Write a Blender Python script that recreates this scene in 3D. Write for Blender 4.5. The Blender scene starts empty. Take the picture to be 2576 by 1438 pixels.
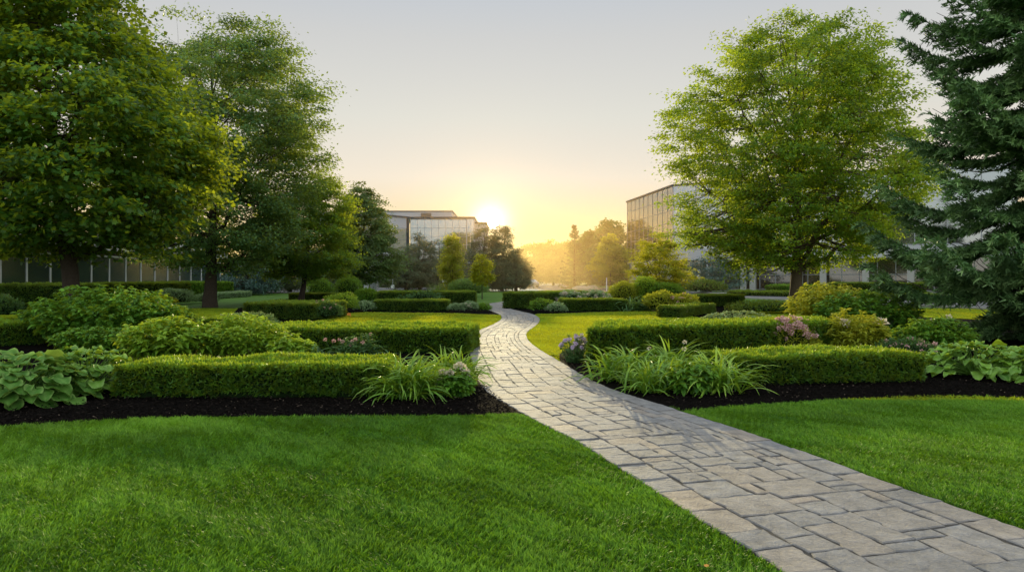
import bpy, bmesh, math, random
import numpy as np
from mathutils import Vector
PI = math.pi
S = bpy.context.scene
COL = S.collection
RNG = np.random.default_rng(7)

# ------------------------------------------------------------------ camera model
F, CX, HY, CH = 1718.0, 1288.0, 700.0, 1.6          # focal length in px of a 2576 px wide frame, horizon row, eye height
def G(px, py, z=0.0):                                # ground point seen at a pixel
    Y = (CH - z) * F / (py - HY)
    return np.array([(px - CX) / F * Y, Y, z])
def GX(px, Y, z=0.0):                                # ground point in a pixel column at distance Y
    return np.array([(px - CX) / F * Y, Y, z])
def hgt(py, Y):
    return CH - (py - HY) * Y / F

# ------------------------------------------------------------------ small helpers
def norm(a):
    return a / np.maximum(np.linalg.norm(a, axis=-1, keepdims=True), 1e-9)
class Noise:
    def __init__(s, seed, freq=1.0, n=7, d=3):
        r = np.random.default_rng(seed)
        s.k = r.normal(size=(n, d)) * freq * r.uniform(.6, 2.2, size=(n, 1)); s.p = r.uniform(0, 6.28, n); s.n = n
    def __call__(s, P):
        return np.sin(np.asarray(P) @ s.k.T + s.p).sum(-1) / math.sqrt(s.n)
def tag(o, label=None, cat=None, group=None, kind=None):
    if label: o['label'] = label
    if cat: o['category'] = cat
    if group: o['group'] = group
    if kind: o['kind'] = kind
    return o
def empty(name, loc, label, cat, group=None, rz=0.0):
    o = bpy.data.objects.new(name, None); COL.objects.link(o)
    o.location = [float(v) for v in loc]; o.rotation_euler = (0, 0, rz); o.empty_display_size = .2
    return tag(o, label, cat, group)

class MB:
    """collects vertex / face arrays with point attributes and material slots, links them as one mesh object"""
    def __init__(s):
        s.v = []; s.f = []; s.n = 0; s.a = []
    def add(s, verts, faces, rnd=0.5, tone=0.0, mi=0, smooth=False):
        verts = np.asarray(verts, dtype=np.float64).reshape(-1, 3); faces = np.asarray(faces, dtype=np.int64)
        nv = len(verts)
        s.v.append(verts)
        s.a.append(np.stack([np.broadcast_to(rnd, (nv,)), np.broadcast_to(tone, (nv,))], 1))
        s.f.append((faces + s.n, mi, smooth)); s.n += nv
        return s
    def polys(s, verts, flist, rnd=.5, tone=0., mi=0):
        verts = np.asarray(verts, float); nv = len(verts); s.v.append(verts)
        s.a.append(np.stack([np.broadcast_to(rnd, (nv,)), np.broadcast_to(tone, (nv,))], 1))
        by = {}
        for f in flist: by.setdefault(len(f), []).append(f)
        for k, L in by.items(): s.f.append((np.asarray(L) + s.n, mi, False))
        s.n += nv
        return s
    def build(s, name, mats, parent=None, origin=None):
        me = bpy.data.meshes.new(name)
        V = np.concatenate(s.v); A = np.concatenate(s.a)
        if origin is not None: V = V - np.asarray(origin, float)
        me.vertices.add(len(V)); me.vertices.foreach_set('co', V.astype(np.float32).ravel())
        nl = sum(f.size for f, _, _ in s.f); npoly = sum(len(f) for f, _, _ in s.f)
        li = np.concatenate([f.ravel() for f, _, _ in s.f]).astype(np.int32)
        tot = np.concatenate([np.full(len(f), f.shape[1]) for f, _, _ in s.f]).astype(np.int32)
        st = np.concatenate([[0], np.cumsum(tot)[:-1]]).astype(np.int32)
        mi = np.concatenate([np.full(len(f), m) for f, m, _ in s.f]).astype(np.int32)
        sm = np.concatenate([np.full(len(f), b) for f, _, b in s.f]).astype(bool)
        me.loops.add(nl); me.polygons.add(npoly)
        me.loops.foreach_set('vertex_index', li)
        me.polygons.foreach_set('loop_start', st)
        me.polygons.foreach_set('material_index', mi); me.polygons.foreach_set('use_smooth', sm)
        for k, nm in enumerate(('rnd', 'tone')):
            at = me.attributes.new(nm, 'FLOAT', 'POINT'); at.data.foreach_set('value', A[:, k].astype(np.float32))
        if not isinstance(mats, (list, tuple)): mats = [mats]
        for m in mats: me.materials.append(m)
        me.update(calc_edges=True); me.validate()
        o = bpy.data.objects.new(name, me); COL.objects.link(o)
        if parent is not None:
            o.parent = parent
        elif origin is not None: o.location = [float(x) for x in origin]
        return o

def box(mb, x0, x1, y0, y1, z0, z1, M=None, rnd=.5, tone=0., mi=0):
    v = np.array([[x, y, z] for z in (z0, z1) for y in (y0, y1) for x in (x0, x1)], float)
    if M is not None: v = v @ M[0].T + M[1]
    f = [[0, 2, 3, 1], [4, 5, 7, 6], [0, 1, 5, 4], [2, 6, 7, 3], [1, 3, 7, 5], [0, 4, 6, 2]]
    return mb.add(v, f, rnd, tone, mi)
def frame_xy(p, q):
    """rotation + origin: local x runs from p to q on the ground, local y points to the far side (left of x)"""
    p = np.array([p[0], p[1], 0.]); d = np.array([q[0], q[1], 0.]) - p; L = np.linalg.norm(d); d /= L
    R = np.array([[d[0], -d[1], 0], [d[1], d[0], 0], [0, 0, 1.]])
    return (R, p), L
def tube(mb, pts, rad, sides=6, rnd=.5, tone=0., mi=0, wob=0.0, cap=True):
    pts = np.asarray(pts, float); n = len(pts); rad = np.broadcast_to(rad, (n,))
    T = norm(np.gradient(pts, axis=0))
    up = np.where(np.abs(T[:, 2:3]) > .9, np.array([[1., 0, 0]]), np.array([[0, 0, 1.]]))
    U = norm(np.cross(T, up)); W = np.cross(T, U)
    a = np.arange(sides) / sides * 2 * PI
    r = rad[:, None] * (1 + wob * np.sin(a[None] * 3 + np.arange(n)[:, None] * 1.3) + wob * RNG.normal(size=(n, sides)) * .5)
    v = pts[:, None] + U[:, None] * (np.cos(a)[None] * r)[..., None] + W[:, None] * (np.sin(a)[None] * r)[..., None]
    i = np.arange(n - 1)[:, None] * sides; j = np.arange(sides)[None]
    q = np.stack([i + j, i + (j + 1) % sides, i + sides + (j + 1) % sides, i + sides + j], -1).reshape(-1, 4)
    mb.add(v.reshape(-1, 3), q, rnd, tone, mi, True)
    if cap: mb.add(v[-1], [list(range(sides))], rnd, tone, mi)
    return mb
def bez(p0, p1, p2, n):
    t = np.linspace(0, 1, n)[:, None]
    return (1 - t) ** 2 * p0 + 2 * t * (1 - t) * p1 + t ** 2 * p2
def curve(P, n=None, step=None):
    P = np.asarray(P, float); Q = np.concatenate([[2 * P[0] - P[1]], P, [2 * P[-1] - P[-2]]]); out = []
    for i in range(1, len(Q) - 2):
        t = np.linspace(0, 1, 24, endpoint=False)[:, None]; a, b, c, d = Q[i - 1], Q[i], Q[i + 1], Q[i + 2]
        out.append(.5 * (2 * b + (c - a) * t + (2 * a - 5 * b + 4 * c - d) * t ** 2 + (3 * b - a - 3 * c + d) * t ** 3))
    C = np.concatenate(out + [P[-1:]]); s = np.concatenate([[0], np.cumsum(np.linalg.norm(np.diff(C, axis=0), axis=1))])
    m = n or int(s[-1] / step) + 1; u = np.linspace(0, s[-1], m)
    return np.stack([np.interp(u, s, C[:, k]) for k in range(C.shape[1])], 1)

# leaf templates: (u along, v across, w along the normal)
LT = {
    'diamond': (np.array([[0, 0, 0], [.45, -.5, .10], [1, 0, -.12], [.45, .5, .10]], float), [[0, 1, 2, 3]]),
    'needle': (np.array([[0, -.5, 0], [0, .5, 0], [1, .15, 0], [1, -.15, 0]], float), [[0, 3, 2, 1]]),
    'oval': (np.array([[0, 0, 0], [.28, -.42, .07], [.30, 0, .0], [.28, .42, .07], [.66, -.40, .04], [.66, 0, -.03], [.66, .40, .04], [1, 0, -.18]], float),
             [[0, 1, 2], [0, 2, 3], [2, 1, 4, 5], [3, 2, 5, 6], [5, 4, 7], [6, 5, 7]]),
    'maple': (np.array([[0, 0, 0], [.12, -.48, .05], [.42, -.34, 0], [.62, -.52, -.02], [.66, -.2, -.02], [1, 0, -.14],
                        [.66, .2, -.02], [.62, .52, -.02], [.42, .34, 0], [.12, .48, .05]], float),
              [[0, 1, 2], [2, 3, 4], [0, 2, 4, 6], [4, 5, 6], [6, 7, 8], [0, 6, 8], [0, 8, 9]]),
}
def leaves(mb, Pn, D, N, L, W, kind='diamond', rnd=None, tone=0.0, mi=0, wscale=1.0):
    n = len(Pn)
    if n == 0: return
    T, fs = LT[kind]
    D = norm(D); N = norm(N - (N * D).sum(-1, keepdims=True) * D); B = np.cross(N, D)
    L = np.broadcast_to(L, (n,)); W = np.broadcast_to(W, (n,))
    k = len(T)
    V = (Pn[:, None] + D[:, None] * (T[None, :, 0] * L[:, None])[..., None] + B[:, None] * (T[None, :, 1] * W[:, None])[..., None]
         + N[:, None] * (T[None, :, 2] * L[:, None] * wscale)[..., None])
    if rnd is None: rnd = RNG.random(n)
    rnd = np.repeat(np.broadcast_to(rnd, (n,)), k); tone = np.repeat(np.broadcast_to(tone, (n,)), k)
    off = (np.arange(n) * k)[:, None, None]
    first = True
    for size in sorted({len(f) for f in fs}):
        fa = np.array([f for f in fs if len(f) == size])[None] + off
        fa = fa.reshape(-1, size)
        if first:
            mb.add(V.reshape(-1, 3), fa, rnd, tone, mi); base = mb.n - n * k; first = False
        else:
            mb.f.append((fa + base, mi, False))

# ------------------------------------------------------------------ materials
def new_mat(name):
    m = bpy.data.materials.new(name); m.use_nodes = True; nt = m.node_tree; nt.nodes.clear()
    out = nt.nodes.new('ShaderNodeOutputMaterial')
    return m, nt, out
def N_(nt, t, **kw):
    n = nt.nodes.new(t)
    for k, v in kw.items():
        if k in ('operation', 'blend_type', 'data_type', 'attribute_name', 'noise_dimensions', 'feature', 'sky_type', 'distance', 'wave_type', 'bands_direction'): setattr(n, k, v)
        else: n.inputs[k].default_value = v
    return n
def rgb(c): return (c[0], c[1], c[2], 1.0)
def mixc(nt, fac, a, b, blend='MIX'):
    n = nt.nodes.new('ShaderNodeMix'); n.data_type = 'RGBA'; n.blend_type = blend
    for sock, val in ((n.inputs[0], fac), (n.inputs[6], a), (n.inputs[7], b)):
        if isinstance(val, (int, float)): sock.default_value = val
        elif isinstance(val, tuple): sock.default_value = val if len(val) == 4 else rgb(val)
        else: nt.links.new(val, sock)
    return n.outputs[2]
GAIN = 1.5
def leaf_mat(name, c1, c2, tip=None, trans=(.22, .30, .03), tf=.35, rough=.5, spec=.35, clump=1.2, dark=.55):
    c1, c2, tip = [None if c is None else tuple(min(x * GAIN, .8) for x in c) for c in (c1, c2, tip)]
    m, nt, out = new_mat(name); lk = nt.links.new
    a = N_(nt, 'ShaderNodeAttribute', attribute_name='rnd'); b = N_(nt, 'ShaderNodeAttribute', attribute_name='tone')
    col = mixc(nt, a.outputs['Fac'], c1, c2)
    geo = nt.nodes.new('ShaderNodeNewGeometry')
    nz = N_(nt, 'ShaderNodeTexNoise', Scale=clump, Detail=2.0); lk(geo.outputs['Position'], nz.inputs['Vector'])
    mr = nt.nodes.new('ShaderNodeMapRange'); mr.inputs[1].default_value = .35; mr.inputs[2].default_value = .65
    mr.inputs[3].default_value = dark; mr.inputs[4].default_value = 1.25; lk(nz.outputs['Fac'], mr.inputs[0])
    if tip is not None: col = mixc(nt, b.outputs['Fac'], col, tip)
    hs = nt.nodes.new('ShaderNodeHueSaturation'); lk(mr.outputs[0], hs.inputs['Value']); lk(col, hs.inputs['Color'])
    p = N_(nt, 'ShaderNodeBsdfPrincipled', Roughness=rough); p.inputs['Specular IOR Level'].default_value = spec
    lk(hs.outputs[0], p.inputs['Base Color'])
    t = nt.nodes.new('ShaderNodeBsdfTranslucent')
    tc = mixc(nt, a.outputs['Fac'], tuple(x * .75 for x in trans), tuple(x * 1.2 for x in trans)); tc = mixc(nt, b.outputs['Fac'], tc, tuple(min(x * 1.25, .92) for x in trans)); lk(tc, t.inputs['Color'])
    mx = nt.nodes.new('ShaderNodeMixShader'); mx.inputs[0].default_value = tf
    lk(p.outputs[0], mx.inputs[1]); lk(t.outputs[0], mx.inputs[2]); lk(mx.outputs[0], out.inputs[0])
    return m
def plain(name, c, rough=.6, spec=.4, metal=0., var=.12, scale=3.0, bump=0.0, bscale=40., rnd=0.0, c2=None):
    m, nt, out = new_mat(name); lk = nt.links.new
    geo = nt.nodes.new('ShaderNodeNewGeometry')
    nz = N_(nt, 'ShaderNodeTexNoise', Scale=scale, Detail=5.0); lk(geo.outputs['Position'], nz.inputs['Vector'])
    c2 = c2 or tuple(x * (1 + var) for x in c)
    col = mixc(nt, nz.outputs['Fac'], tuple(x * (1 - var) for x in c), c2)
    if rnd:
        a = N_(nt, 'ShaderNodeAttribute', attribute_name='rnd')
        mr = nt.nodes.new('ShaderNodeMapRange'); mr.inputs[3].default_value = 1 - rnd; mr.inputs[4].default_value = 1 + rnd
        lk(a.outputs['Fac'], mr.inputs[0]); hs = nt.nodes.new('ShaderNodeHueSaturation')
        lk(mr.outputs[0], hs.inputs['Value']); lk(col, hs.inputs['Color']); col = hs.outputs[0]
    p = N_(nt, 'ShaderNodeBsdfPrincipled', Roughness=rough, Metallic=metal); p.inputs['Specular IOR Level'].default_value = spec
    lk(col, p.inputs['Base Color'])
    if bump:
        nb = N_(nt, 'ShaderNodeTexNoise', Scale=bscale, Detail=6.0); lk(geo.outputs['Position'], nb.inputs['Vector'])
        bp = N_(nt, 'ShaderNodeBump', Strength=bump, Distance=.02); lk(nb.outputs['Fac'], bp.inputs['Height']); lk(bp.outputs[0], p.inputs['Normal'])
    lk(p.outputs[0], out.inputs[0])
    return m

M = {}
M['maple'] = leaf_mat('maple_leaf', (.012, .055, .010), (.062, .165, .020), trans=(.56, .66, .025), tf=.44)
M['maple_blue'] = leaf_mat('cool_maple_leaf', (.026, .080, .032), (.090, .190, .062), trans=(.50, .62, .05), tf=.35)
M['linden'] = leaf_mat('light_leaf', (.030, .090, .014), (.100, .200, .024), trans=(.60, .73, .03), tf=.47)
M['small_tree'] = leaf_mat('yellow_green_leaf', (.055, .105, .012), (.110, .165, .016), trans=(.85, .76, .03), tf=.52)
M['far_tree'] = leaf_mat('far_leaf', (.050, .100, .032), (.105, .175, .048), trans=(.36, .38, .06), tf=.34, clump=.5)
M['spruce'] = leaf_mat('spruce_needle', (.024, .080, .024), (.092, .200, .062), tip=(.20, .32, .11), trans=(.10, .16, .04), tf=.15, clump=1.0)
M['pine'] = leaf_mat('pine_needle', (.048, .078, .038), (.090, .130, .055), trans=(.26, .24, .06), tf=.28, clump=.8)
M['teal_pine'] = leaf_mat('teal_needle', (.045, .105, .085), (.075, .150, .115), trans=(.10, .16, .06), tf=.2, clump=.8)
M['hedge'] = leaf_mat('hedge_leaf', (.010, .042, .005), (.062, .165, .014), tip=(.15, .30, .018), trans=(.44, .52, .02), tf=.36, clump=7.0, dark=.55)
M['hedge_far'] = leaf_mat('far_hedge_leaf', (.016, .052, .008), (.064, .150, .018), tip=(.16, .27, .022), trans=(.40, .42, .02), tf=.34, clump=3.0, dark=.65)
M['shrub'] = leaf_mat('shrub_leaf', (.024, .090, .010), (.115, .275, .022), tip=(.18, .31, .03), trans=(.30, .40, .02), tf=.36, clump=5., dark=.65)
M['lime'] = leaf_mat('lime_leaf', (.055, .150, .011), (.22, .375, .025), tip=(.34, .42, .03), trans=(.42, .50, .03), tf=.40, clump=6., dark=.7)
M['gold'] = leaf_mat('golden_leaf', (.150, .210, .016), (.260, .300, .022), tip=(.40, .38, .04), trans=(.55, .52, .03), tf=.42, clump=6., dark=.7)
M['dark_plant'] = leaf_mat('dark_plant_leaf', (.025, .075, .022), (.050, .120, .030), tip=(.09, .17, .04), trans=(.16, .25, .03), tf=.28, clump=6., dark=.7)
M['silver'] = leaf_mat('silver_leaf', (.110, .190, .085), (.190, .280, .140), tip=(.36, .45, .26), trans=(.25, .34, .10), tf=.3, clump=5., dark=.75)
M['variegated'] = leaf_mat('variegated_leaf', (.080, .170, .045), (.160, .250, .080), tip=(.26, .33, .14), trans=(.34, .40, .12), tf=.35, clump=6., dark=.8)
M['hosta'] = leaf_mat('hosta_leaf', (.050, .140, .016), (.145, .280, .026), tip=(.17, .29, .07), trans=(.30, .42, .02), tf=.28, rough=.45, spec=.32, clump=9., dark=.8)
M['hosta_blue'] = leaf_mat('blue_hosta_leaf', (.026, .095, .014), (.076, .180, .026), tip=(.17, .28, .07), trans=(.24, .36, .05), tf=.28, rough=.55, spec=.12, clump=9., dark=.8)
M['daylily'] = leaf_mat('strap_leaf', (.026, .100, .012), (.100, .250, .022), tip=(.28, .42, .05), trans=(.30, .42, .02), tf=.36, rough=.4, spec=.45, clump=8., dark=.75)
M['grass_tuft'] = leaf_mat('grass_tuft_leaf', (.060, .130, .025), (.110, .190, .040), tip=(.16, .25, .06), trans=(.3, .36, .04), tf=.35, clump=3., dark=.8)
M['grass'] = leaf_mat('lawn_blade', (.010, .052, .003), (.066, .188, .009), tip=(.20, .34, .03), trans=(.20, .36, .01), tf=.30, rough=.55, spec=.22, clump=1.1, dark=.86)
M['grass_sunlit'] = leaf_mat('lawn_blade_sunlit', (.045, .130, .008), (.105, .220, .014), tip=(.23, .34, .03), trans=(.78, .72, .02), tf=.46, rough=.6, spec=.15, clump=.6, dark=.85)  # same grass as the near lawn, with sunlight painted into a brighter, yellower colour
M['pink'] = leaf_mat('pink_petal', (.34, .17, .16), (.46, .29, .26), tip=(.50, .40, .34), trans=(.6, .35, .32), tf=.35, clump=9., dark=.85)
M['purple'] = leaf_mat('purple_petal', (.30, .22, .42), (.52, .42, .60), tip=(.68, .60, .66), trans=(.45, .3, .5), tf=.3, clump=9., dark=.85)
M['cream'] = leaf_mat('cream_petal', (.34, .31, .22), (.46, .42, .33), tip=(.52, .49, .42), trans=(.6, .5, .32), tf=.3, clump=9., dark=.85)
M['orange'] = leaf_mat('orange_petal', (.75, .22, .04), (.8, .3, .06), trans=(.7, .25, .05), tf=.3)
M['bark'] = plain('bark', (.060, .046, .034), .9, .2, var=.45, scale=14, bump=.9, bscale=26)
M['pale_chip'] = plain('pale_chip', (.16, .12, .085), .9, .2, var=.5, scale=30)
M['bark_pale'] = plain('pale_bark', (.115, .085, .055), .9, .2, var=.4, scale=12, bump=.8, bscale=26)
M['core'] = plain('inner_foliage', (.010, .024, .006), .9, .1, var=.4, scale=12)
M['mulch'] = plain('mulch', (.006, .005, .0042), 1., .02, var=.6, scale=55, bump=1.0, bscale=70)
M['chip'] = plain('bark_chip', (.012, .0095, .0075), 1., .03, var=.5, scale=30, rnd=.7)
M['asphalt'] = plain('asphalt', (.13, .13, .13), .85, .3, var=.15, scale=2.0, bump=.2, bscale=60)
M['concrete'] = plain('concrete', (.40, .39, .36), .8, .3, var=.12, scale=2.5, bump=.2, bscale=50)
M['panel'] = plain('pale_cladding', (.46, .47, .48), .6, .4, var=.06, scale=.6)
M['panel_white'] = plain('white_cladding', (.58, .58, .57), .55, .4, var=.05, scale=.7)
M['metal'] = plain('grey_metal', (.30, .31, .32), .4, .5, .3, var=.08)
M['metal_dark'] = plain('dark_metal', (.05, .055, .06), .4, .5, .3, var=.1)
M['white'] = plain('white_paint', (.72, .73, .73), .45, .4, var=.04)
M['rubber'] = plain('rubber', (.02, .02, .02), .8, .2)
M['silver_paint'] = plain('silver_paint', (.55, .56, .57), .25, .5, .6, var=.03)
M['brick'] = plain('rust_brick', (.30, .16, .10), .8, .3, var=.25, scale=5)
M['rock'] = plain('boulder', (.38, .33, .26), .85, .3, var=.3, scale=3, bump=.6, bscale=9)
def glass(name, tint, rough=.04, mir=.55):
    m, nt, out = new_mat(name); lk = nt.links.new
    geo = nt.nodes.new('ShaderNodeNewGeometry'); a = N_(nt, 'ShaderNodeAttribute', attribute_name='rnd')
    nz = N_(nt, 'ShaderNodeTexNoise', Scale=.5, Detail=2.); lk(geo.outputs['Position'], nz.inputs['Vector'])
    bp = N_(nt, 'ShaderNodeBump', Strength=.06, Distance=.05); lk(nz.outputs['Fac'], bp.inputs['Height'])
    d = nt.nodes.new('ShaderNodeBsdfDiffuse'); lk(mixc(nt, nz.outputs['Fac'], tuple(x * .7 for x in tint), tuple(x * 1.2 for x in tint)), d.inputs['Color'])
    g = N_(nt, 'ShaderNodeBsdfGlossy', Roughness=rough); g.inputs['Color'].default_value = rgb((.80, .84, .84)); lk(bp.outputs[0], g.inputs['Normal'])
    fr = N_(nt, 'ShaderNodeFresnel', IOR=1.5)
    mr = nt.nodes.new('ShaderNodeMapRange'); mr.inputs[3].default_value = mir; mr.inputs[4].default_value = 1.0; lk(fr.outputs[0], mr.inputs[0])
    mx = nt.nodes.new('ShaderNodeMixShader'); lk(mr.outputs[0], mx.inputs[0]); lk(d.outputs[0], mx.inputs[1]); lk(g.outputs[0], mx.inputs[2]); lk(mx.outputs[0], out.inputs[0])
    return m
M['glass'] = glass('office_glass', (.035, .045, .048), .04, .36)
M['glass_blue'] = glass('blue_glass', (.045, .085, .10), .05, .22)
M['glass_dark'] = glass('dark_glass', (.012, .016, .016), .05, .16)
M['glass_green'] = glass('green_glass', (.035, .055, .045), .12, .10)

def paver_mat():
    m, nt, out = new_mat('paver_stone'); lk = nt.links.new
    geo = nt.nodes.new('ShaderNodeNewGeometry'); a = N_(nt, 'ShaderNodeAttribute', attribute_name='rnd'); b = N_(nt, 'ShaderNodeAttribute', attribute_name='tone')
    n1 = N_(nt, 'ShaderNodeTexNoise', Scale=7., Detail=6., Roughness=.65); lk(geo.outputs['Position'], n1.inputs['Vector'])
    n2 = N_(nt, 'ShaderNodeTexNoise', Scale=42., Detail=5., Roughness=.7); lk(geo.outputs['Position'], n2.inputs['Vector'])
    n3 = N_(nt, 'ShaderNodeTexNoise', Scale=1.1, Detail=3.); lk(geo.outputs['Position'], n3.inputs['Vector'])
    r = nt.nodes.new('ShaderNodeValToRGB'); e = r.color_ramp.elements
    e[0].position = 0; e[0].color = rgb((.215, .214, .21)); e[1].position = 1; e[1].color = rgb((.335, .285, .230))
    x = e.new(.35); x.color = rgb((.258, .254, .246)); x = e.new(.7); x.color = rgb((.29, .266, .236))
    lk(a.outputs['Fac'], r.inputs[0])
    c = mixc(nt, .68, r.outputs[0], n1.outputs['Fac'], 'OVERLAY')
    c = mixc(nt, .38, c, n2.outputs['Fac'], 'OVERLAY')
    c = mixc(nt, .35, c, n3.outputs['Fac'], 'OVERLAY')
    c = mixc(nt, b.outputs['Fac'], c, (.125, .118, .105))
    p = N_(nt, 'ShaderNodeBsdfPrincipled', Roughness=.75); p.inputs['Specular IOR Level'].default_value = .3; lk(c, p.inputs['Base Color'])
    ad = N_(nt, 'ShaderNodeMath', operation='ADD'); ml = N_(nt, 'ShaderNodeMath', operation='MULTIPLY'); ml.inputs[1].default_value = .35
    lk(n2.outputs['Fac'], ml.inputs[0]); lk(n1.outputs['Fac'], ad.inputs[0]); lk(ml.outputs[0], ad.inputs[1])
    bp = N_(nt, 'ShaderNodeBump', Strength=1., Distance=.045); lk(ad.outputs[0], bp.inputs['Height']); lk(bp.outputs[0], p.inputs['Normal'])
    lk(p.outputs[0], out.inputs[0]); return m
M['paver'] = paver_mat()
M['joint'] = plain('joint_sand', (.095, .088, .076), .95, .1, var=.4, scale=40)

def lawn_mat():
    m, nt, out = new_mat('lawn_ground'); lk = nt.links.new
    geo = nt.nodes.new('ShaderNodeNewGeometry')
    n1 = N_(nt, 'ShaderNodeTexNoise', Scale=.6, Detail=6.); n2 = N_(nt, 'ShaderNodeTexNoise', Scale=38., Detail=6., Roughness=.7)
    for n in (n1, n2): lk(geo.outputs['Position'], n.inputs['Vector'])
    c = mixc(nt, n2.outputs['Fac'], (.035, .105, .008), (.105, .215, .018))
    c = mixc(nt, .45, c, n1.outputs['Fac'], 'OVERLAY')
    p = N_(nt, 'ShaderNodeBsdfPrincipled', Roughness=.8); p.inputs['Specular IOR Level'].default_value = .15; lk(c, p.inputs['Base Color'])
    bp = N_(nt, 'ShaderNodeBump', Strength=1., Distance=.04); lk(n2.outputs['Fac'], bp.inputs['Height']); lk(bp.outputs[0], p.inputs['Normal'])
    lk(p.outputs[0], out.inputs[0]); return m
M['lawn'] = lawn_mat()

# ------------------------------------------------------------------ ground, path, beds, road
gm = MB(); gm.add([[-900, -60, 0], [900, -60, 0], [900, 1500, 0], [-900, 1500, 0]], [[0, 1, 2, 3]])
tag(gm.build('ground', M['lawn']), kind='structure')

PC = curve([(2.8, -1.2), (2.78, 1.2), (2.62, 2.7), (2.37, 3.93), (2.10, 4.85), (1.53, 6.85), (.97, 8.38), (.43, 10.2), (.08, 13.0), (-.24, 16), (-.36, 18.3), (-.28, 20.5), (.12, 23.7),
            (.33, 26.9), (.2, 30), (-.27, 32.9), (-.74, 36), (-1.03, 39.6), (-.78, 43.3), (.3, 47.0), (2.2, 50.5), (5.5, 54), (10, 57.5)], step=.05)
PS = np.arange(len(PC)) * .05
PT = norm(np.gradient(PC, axis=0)); PN = np.stack([PT[:, 1], -PT[:, 0]], 1)       # PN points to the right of travel
PHW = np.interp(PC[:, 1], [0, 8, 12, 16, 30, 36, 60], [.93, .92, .86, .77, .75, .62, .60])
def path_xy(s, t):
    i = np.clip(s / .05, 0, len(PC) - 1.001); k = i.astype(int); w = (i - k)[:, None]
    c = PC[k] * (1 - w) + PC[k + 1] * w; n = PN[k] * (1 - w) + PN[k + 1] * w; hw = PHW[k]
    return c + n * (t * hw / .92)[:, None]
def on_path(P, margin=0.0):
    out = np.zeros(len(P), bool)
    for i in range(0, len(P), 20000):
        q = P[i:i + 20000, :2]
        d2 = ((q[:, None] - PC[None, ::6]) ** 2).sum(-1); j = d2.argmin(1)
        out[i:i + 20000] = np.sqrt(d2.min(1)) < PHW[::6][j] + margin
    return out
def build_path():
    mb = MB()
    e = np.arange(0, len(PC), 4)
    L = PC[e] - PN[e] * PHW[e][:, None]; R = PC[e] + PN[e] * PHW[e][:, None]; m = len(e)
    V = np.concatenate([np.c_[L, np.full(m, .0105)], np.c_[R, np.full(m, .0105)]])
    i = np.arange(m - 1); mb.add(V, np.stack([i, m + i, m + i + 1, i + 1], 1), mi=1)
    r = np.random.default_rng(3)
    U = .1272; nt_ = 10; smax = PS[-1]; ns = int(smax / U)
    occ = np.zeros((ns + 6, nt_), bool); rects = []
    sizes = [(3, 2), (2, 3), (3, 3), (2, 2), (4, 2), (2, 4), (3, 2), (2, 2), (2, 1), (1, 2), (3, 4), (2, 3)]
    for a in range(ns):
        for b in range(nt_):
            if occ[a, b]: continue
            opts = list(sizes); r.shuffle(opts)
            for (h, w) in opts + [(1, 1)]:
                h = int(h); w = int(w)
                if b + w > nt_ or occ[a:a + h, b:b + w].any() or a + h > ns: continue
                if b + w == nt_ - 1 and not occ[a, nt_ - 1] and w < 3 and r.random() < .7: continue
                occ[a:a + h, b:b + w] = True; rects.append((a * U, (a + h) * U, -.636 + b * U, -.636 + (b + w) * U)); break
    for side in (-1, 1):
        s = 0.
        while s < smax - .5:
            l = r.uniform(.26, .46); a, b = (.642, .92) if side > 0 else (-.92, -.642); rects.append((s, s + l, a, b)); s += l
    flat_v = []; faces4 = []; facesn = []; rn = []; tn = []
    for (s0, s1, t0, t1) in rects:
        g = .004; s0 += g; s1 -= g; t0 += g; t1 -= g
        ks = max(2, int((s1 - s0) / .07) + 1); kt = max(2, int((t1 - t0) / .07) + 1)
        ring = [(s, t0) for s in np.linspace(s0, s1, ks)[:-1]] + [(s1, t) for t in np.linspace(t0, t1, kt)[:-1]] \
             + [(s, t1) for s in np.linspace(s1, s0, ks)[:-1]] + [(s0, t) for t in np.linspace(t1, t0, kt)[:-1]]
        ring = np.array(ring) + r.normal(size=(len(ring), 2)) * .0075
        c = ring.mean(0); m_ = len(ring)
        ins = np.maximum(1 - .012 / np.maximum(np.abs(ring - c).max(0), .02), .6)
        inner = c + (ring - c) * ins
        zt = .020 + r.uniform(-.003, .004); tilt = r.normal(size=2) * .008
        o = path_xy(np.r_[ring[:, 0], inner[:, 0], ring[:, 0]], np.r_[ring[:, 1], inner[:, 1], ring[:, 1]])
        z = np.r_[np.full(m_, zt - .0055), zt + (inner - c) @ tilt, np.full(m_, .0)]
        v = np.c_[o, z]; k = np.arange(m_); k2 = (k + 1) % m_
        col = float(np.clip(r.normal(.48, .25), 0, 1))
        mb.add(v, np.concatenate([np.stack([k, k2, m_ + k2, m_ + k], 1), np.stack([2 * m_ + k, 2 * m_ + k2, k2, k], 1)]), col,
               np.r_[np.full(m_, .48), np.zeros(m_), np.ones(m_)])
        mb.f.append((np.array([list(range(mb.n - 2 * m_, mb.n - m_))]), 0, False))
    o = mb.build('path', [M['paver'], M['joint']]); tag(o, kind='structure')
build_path()
def edge(side, y0, y1, off=0.0):
    m = (PC[:, 1] >= y0) & (PC[:, 1] <= y1); k = np.where(m)[0][::6]
    return PC[k] + side * PN[k] * (PHW[k] + off)[:, None]

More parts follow.
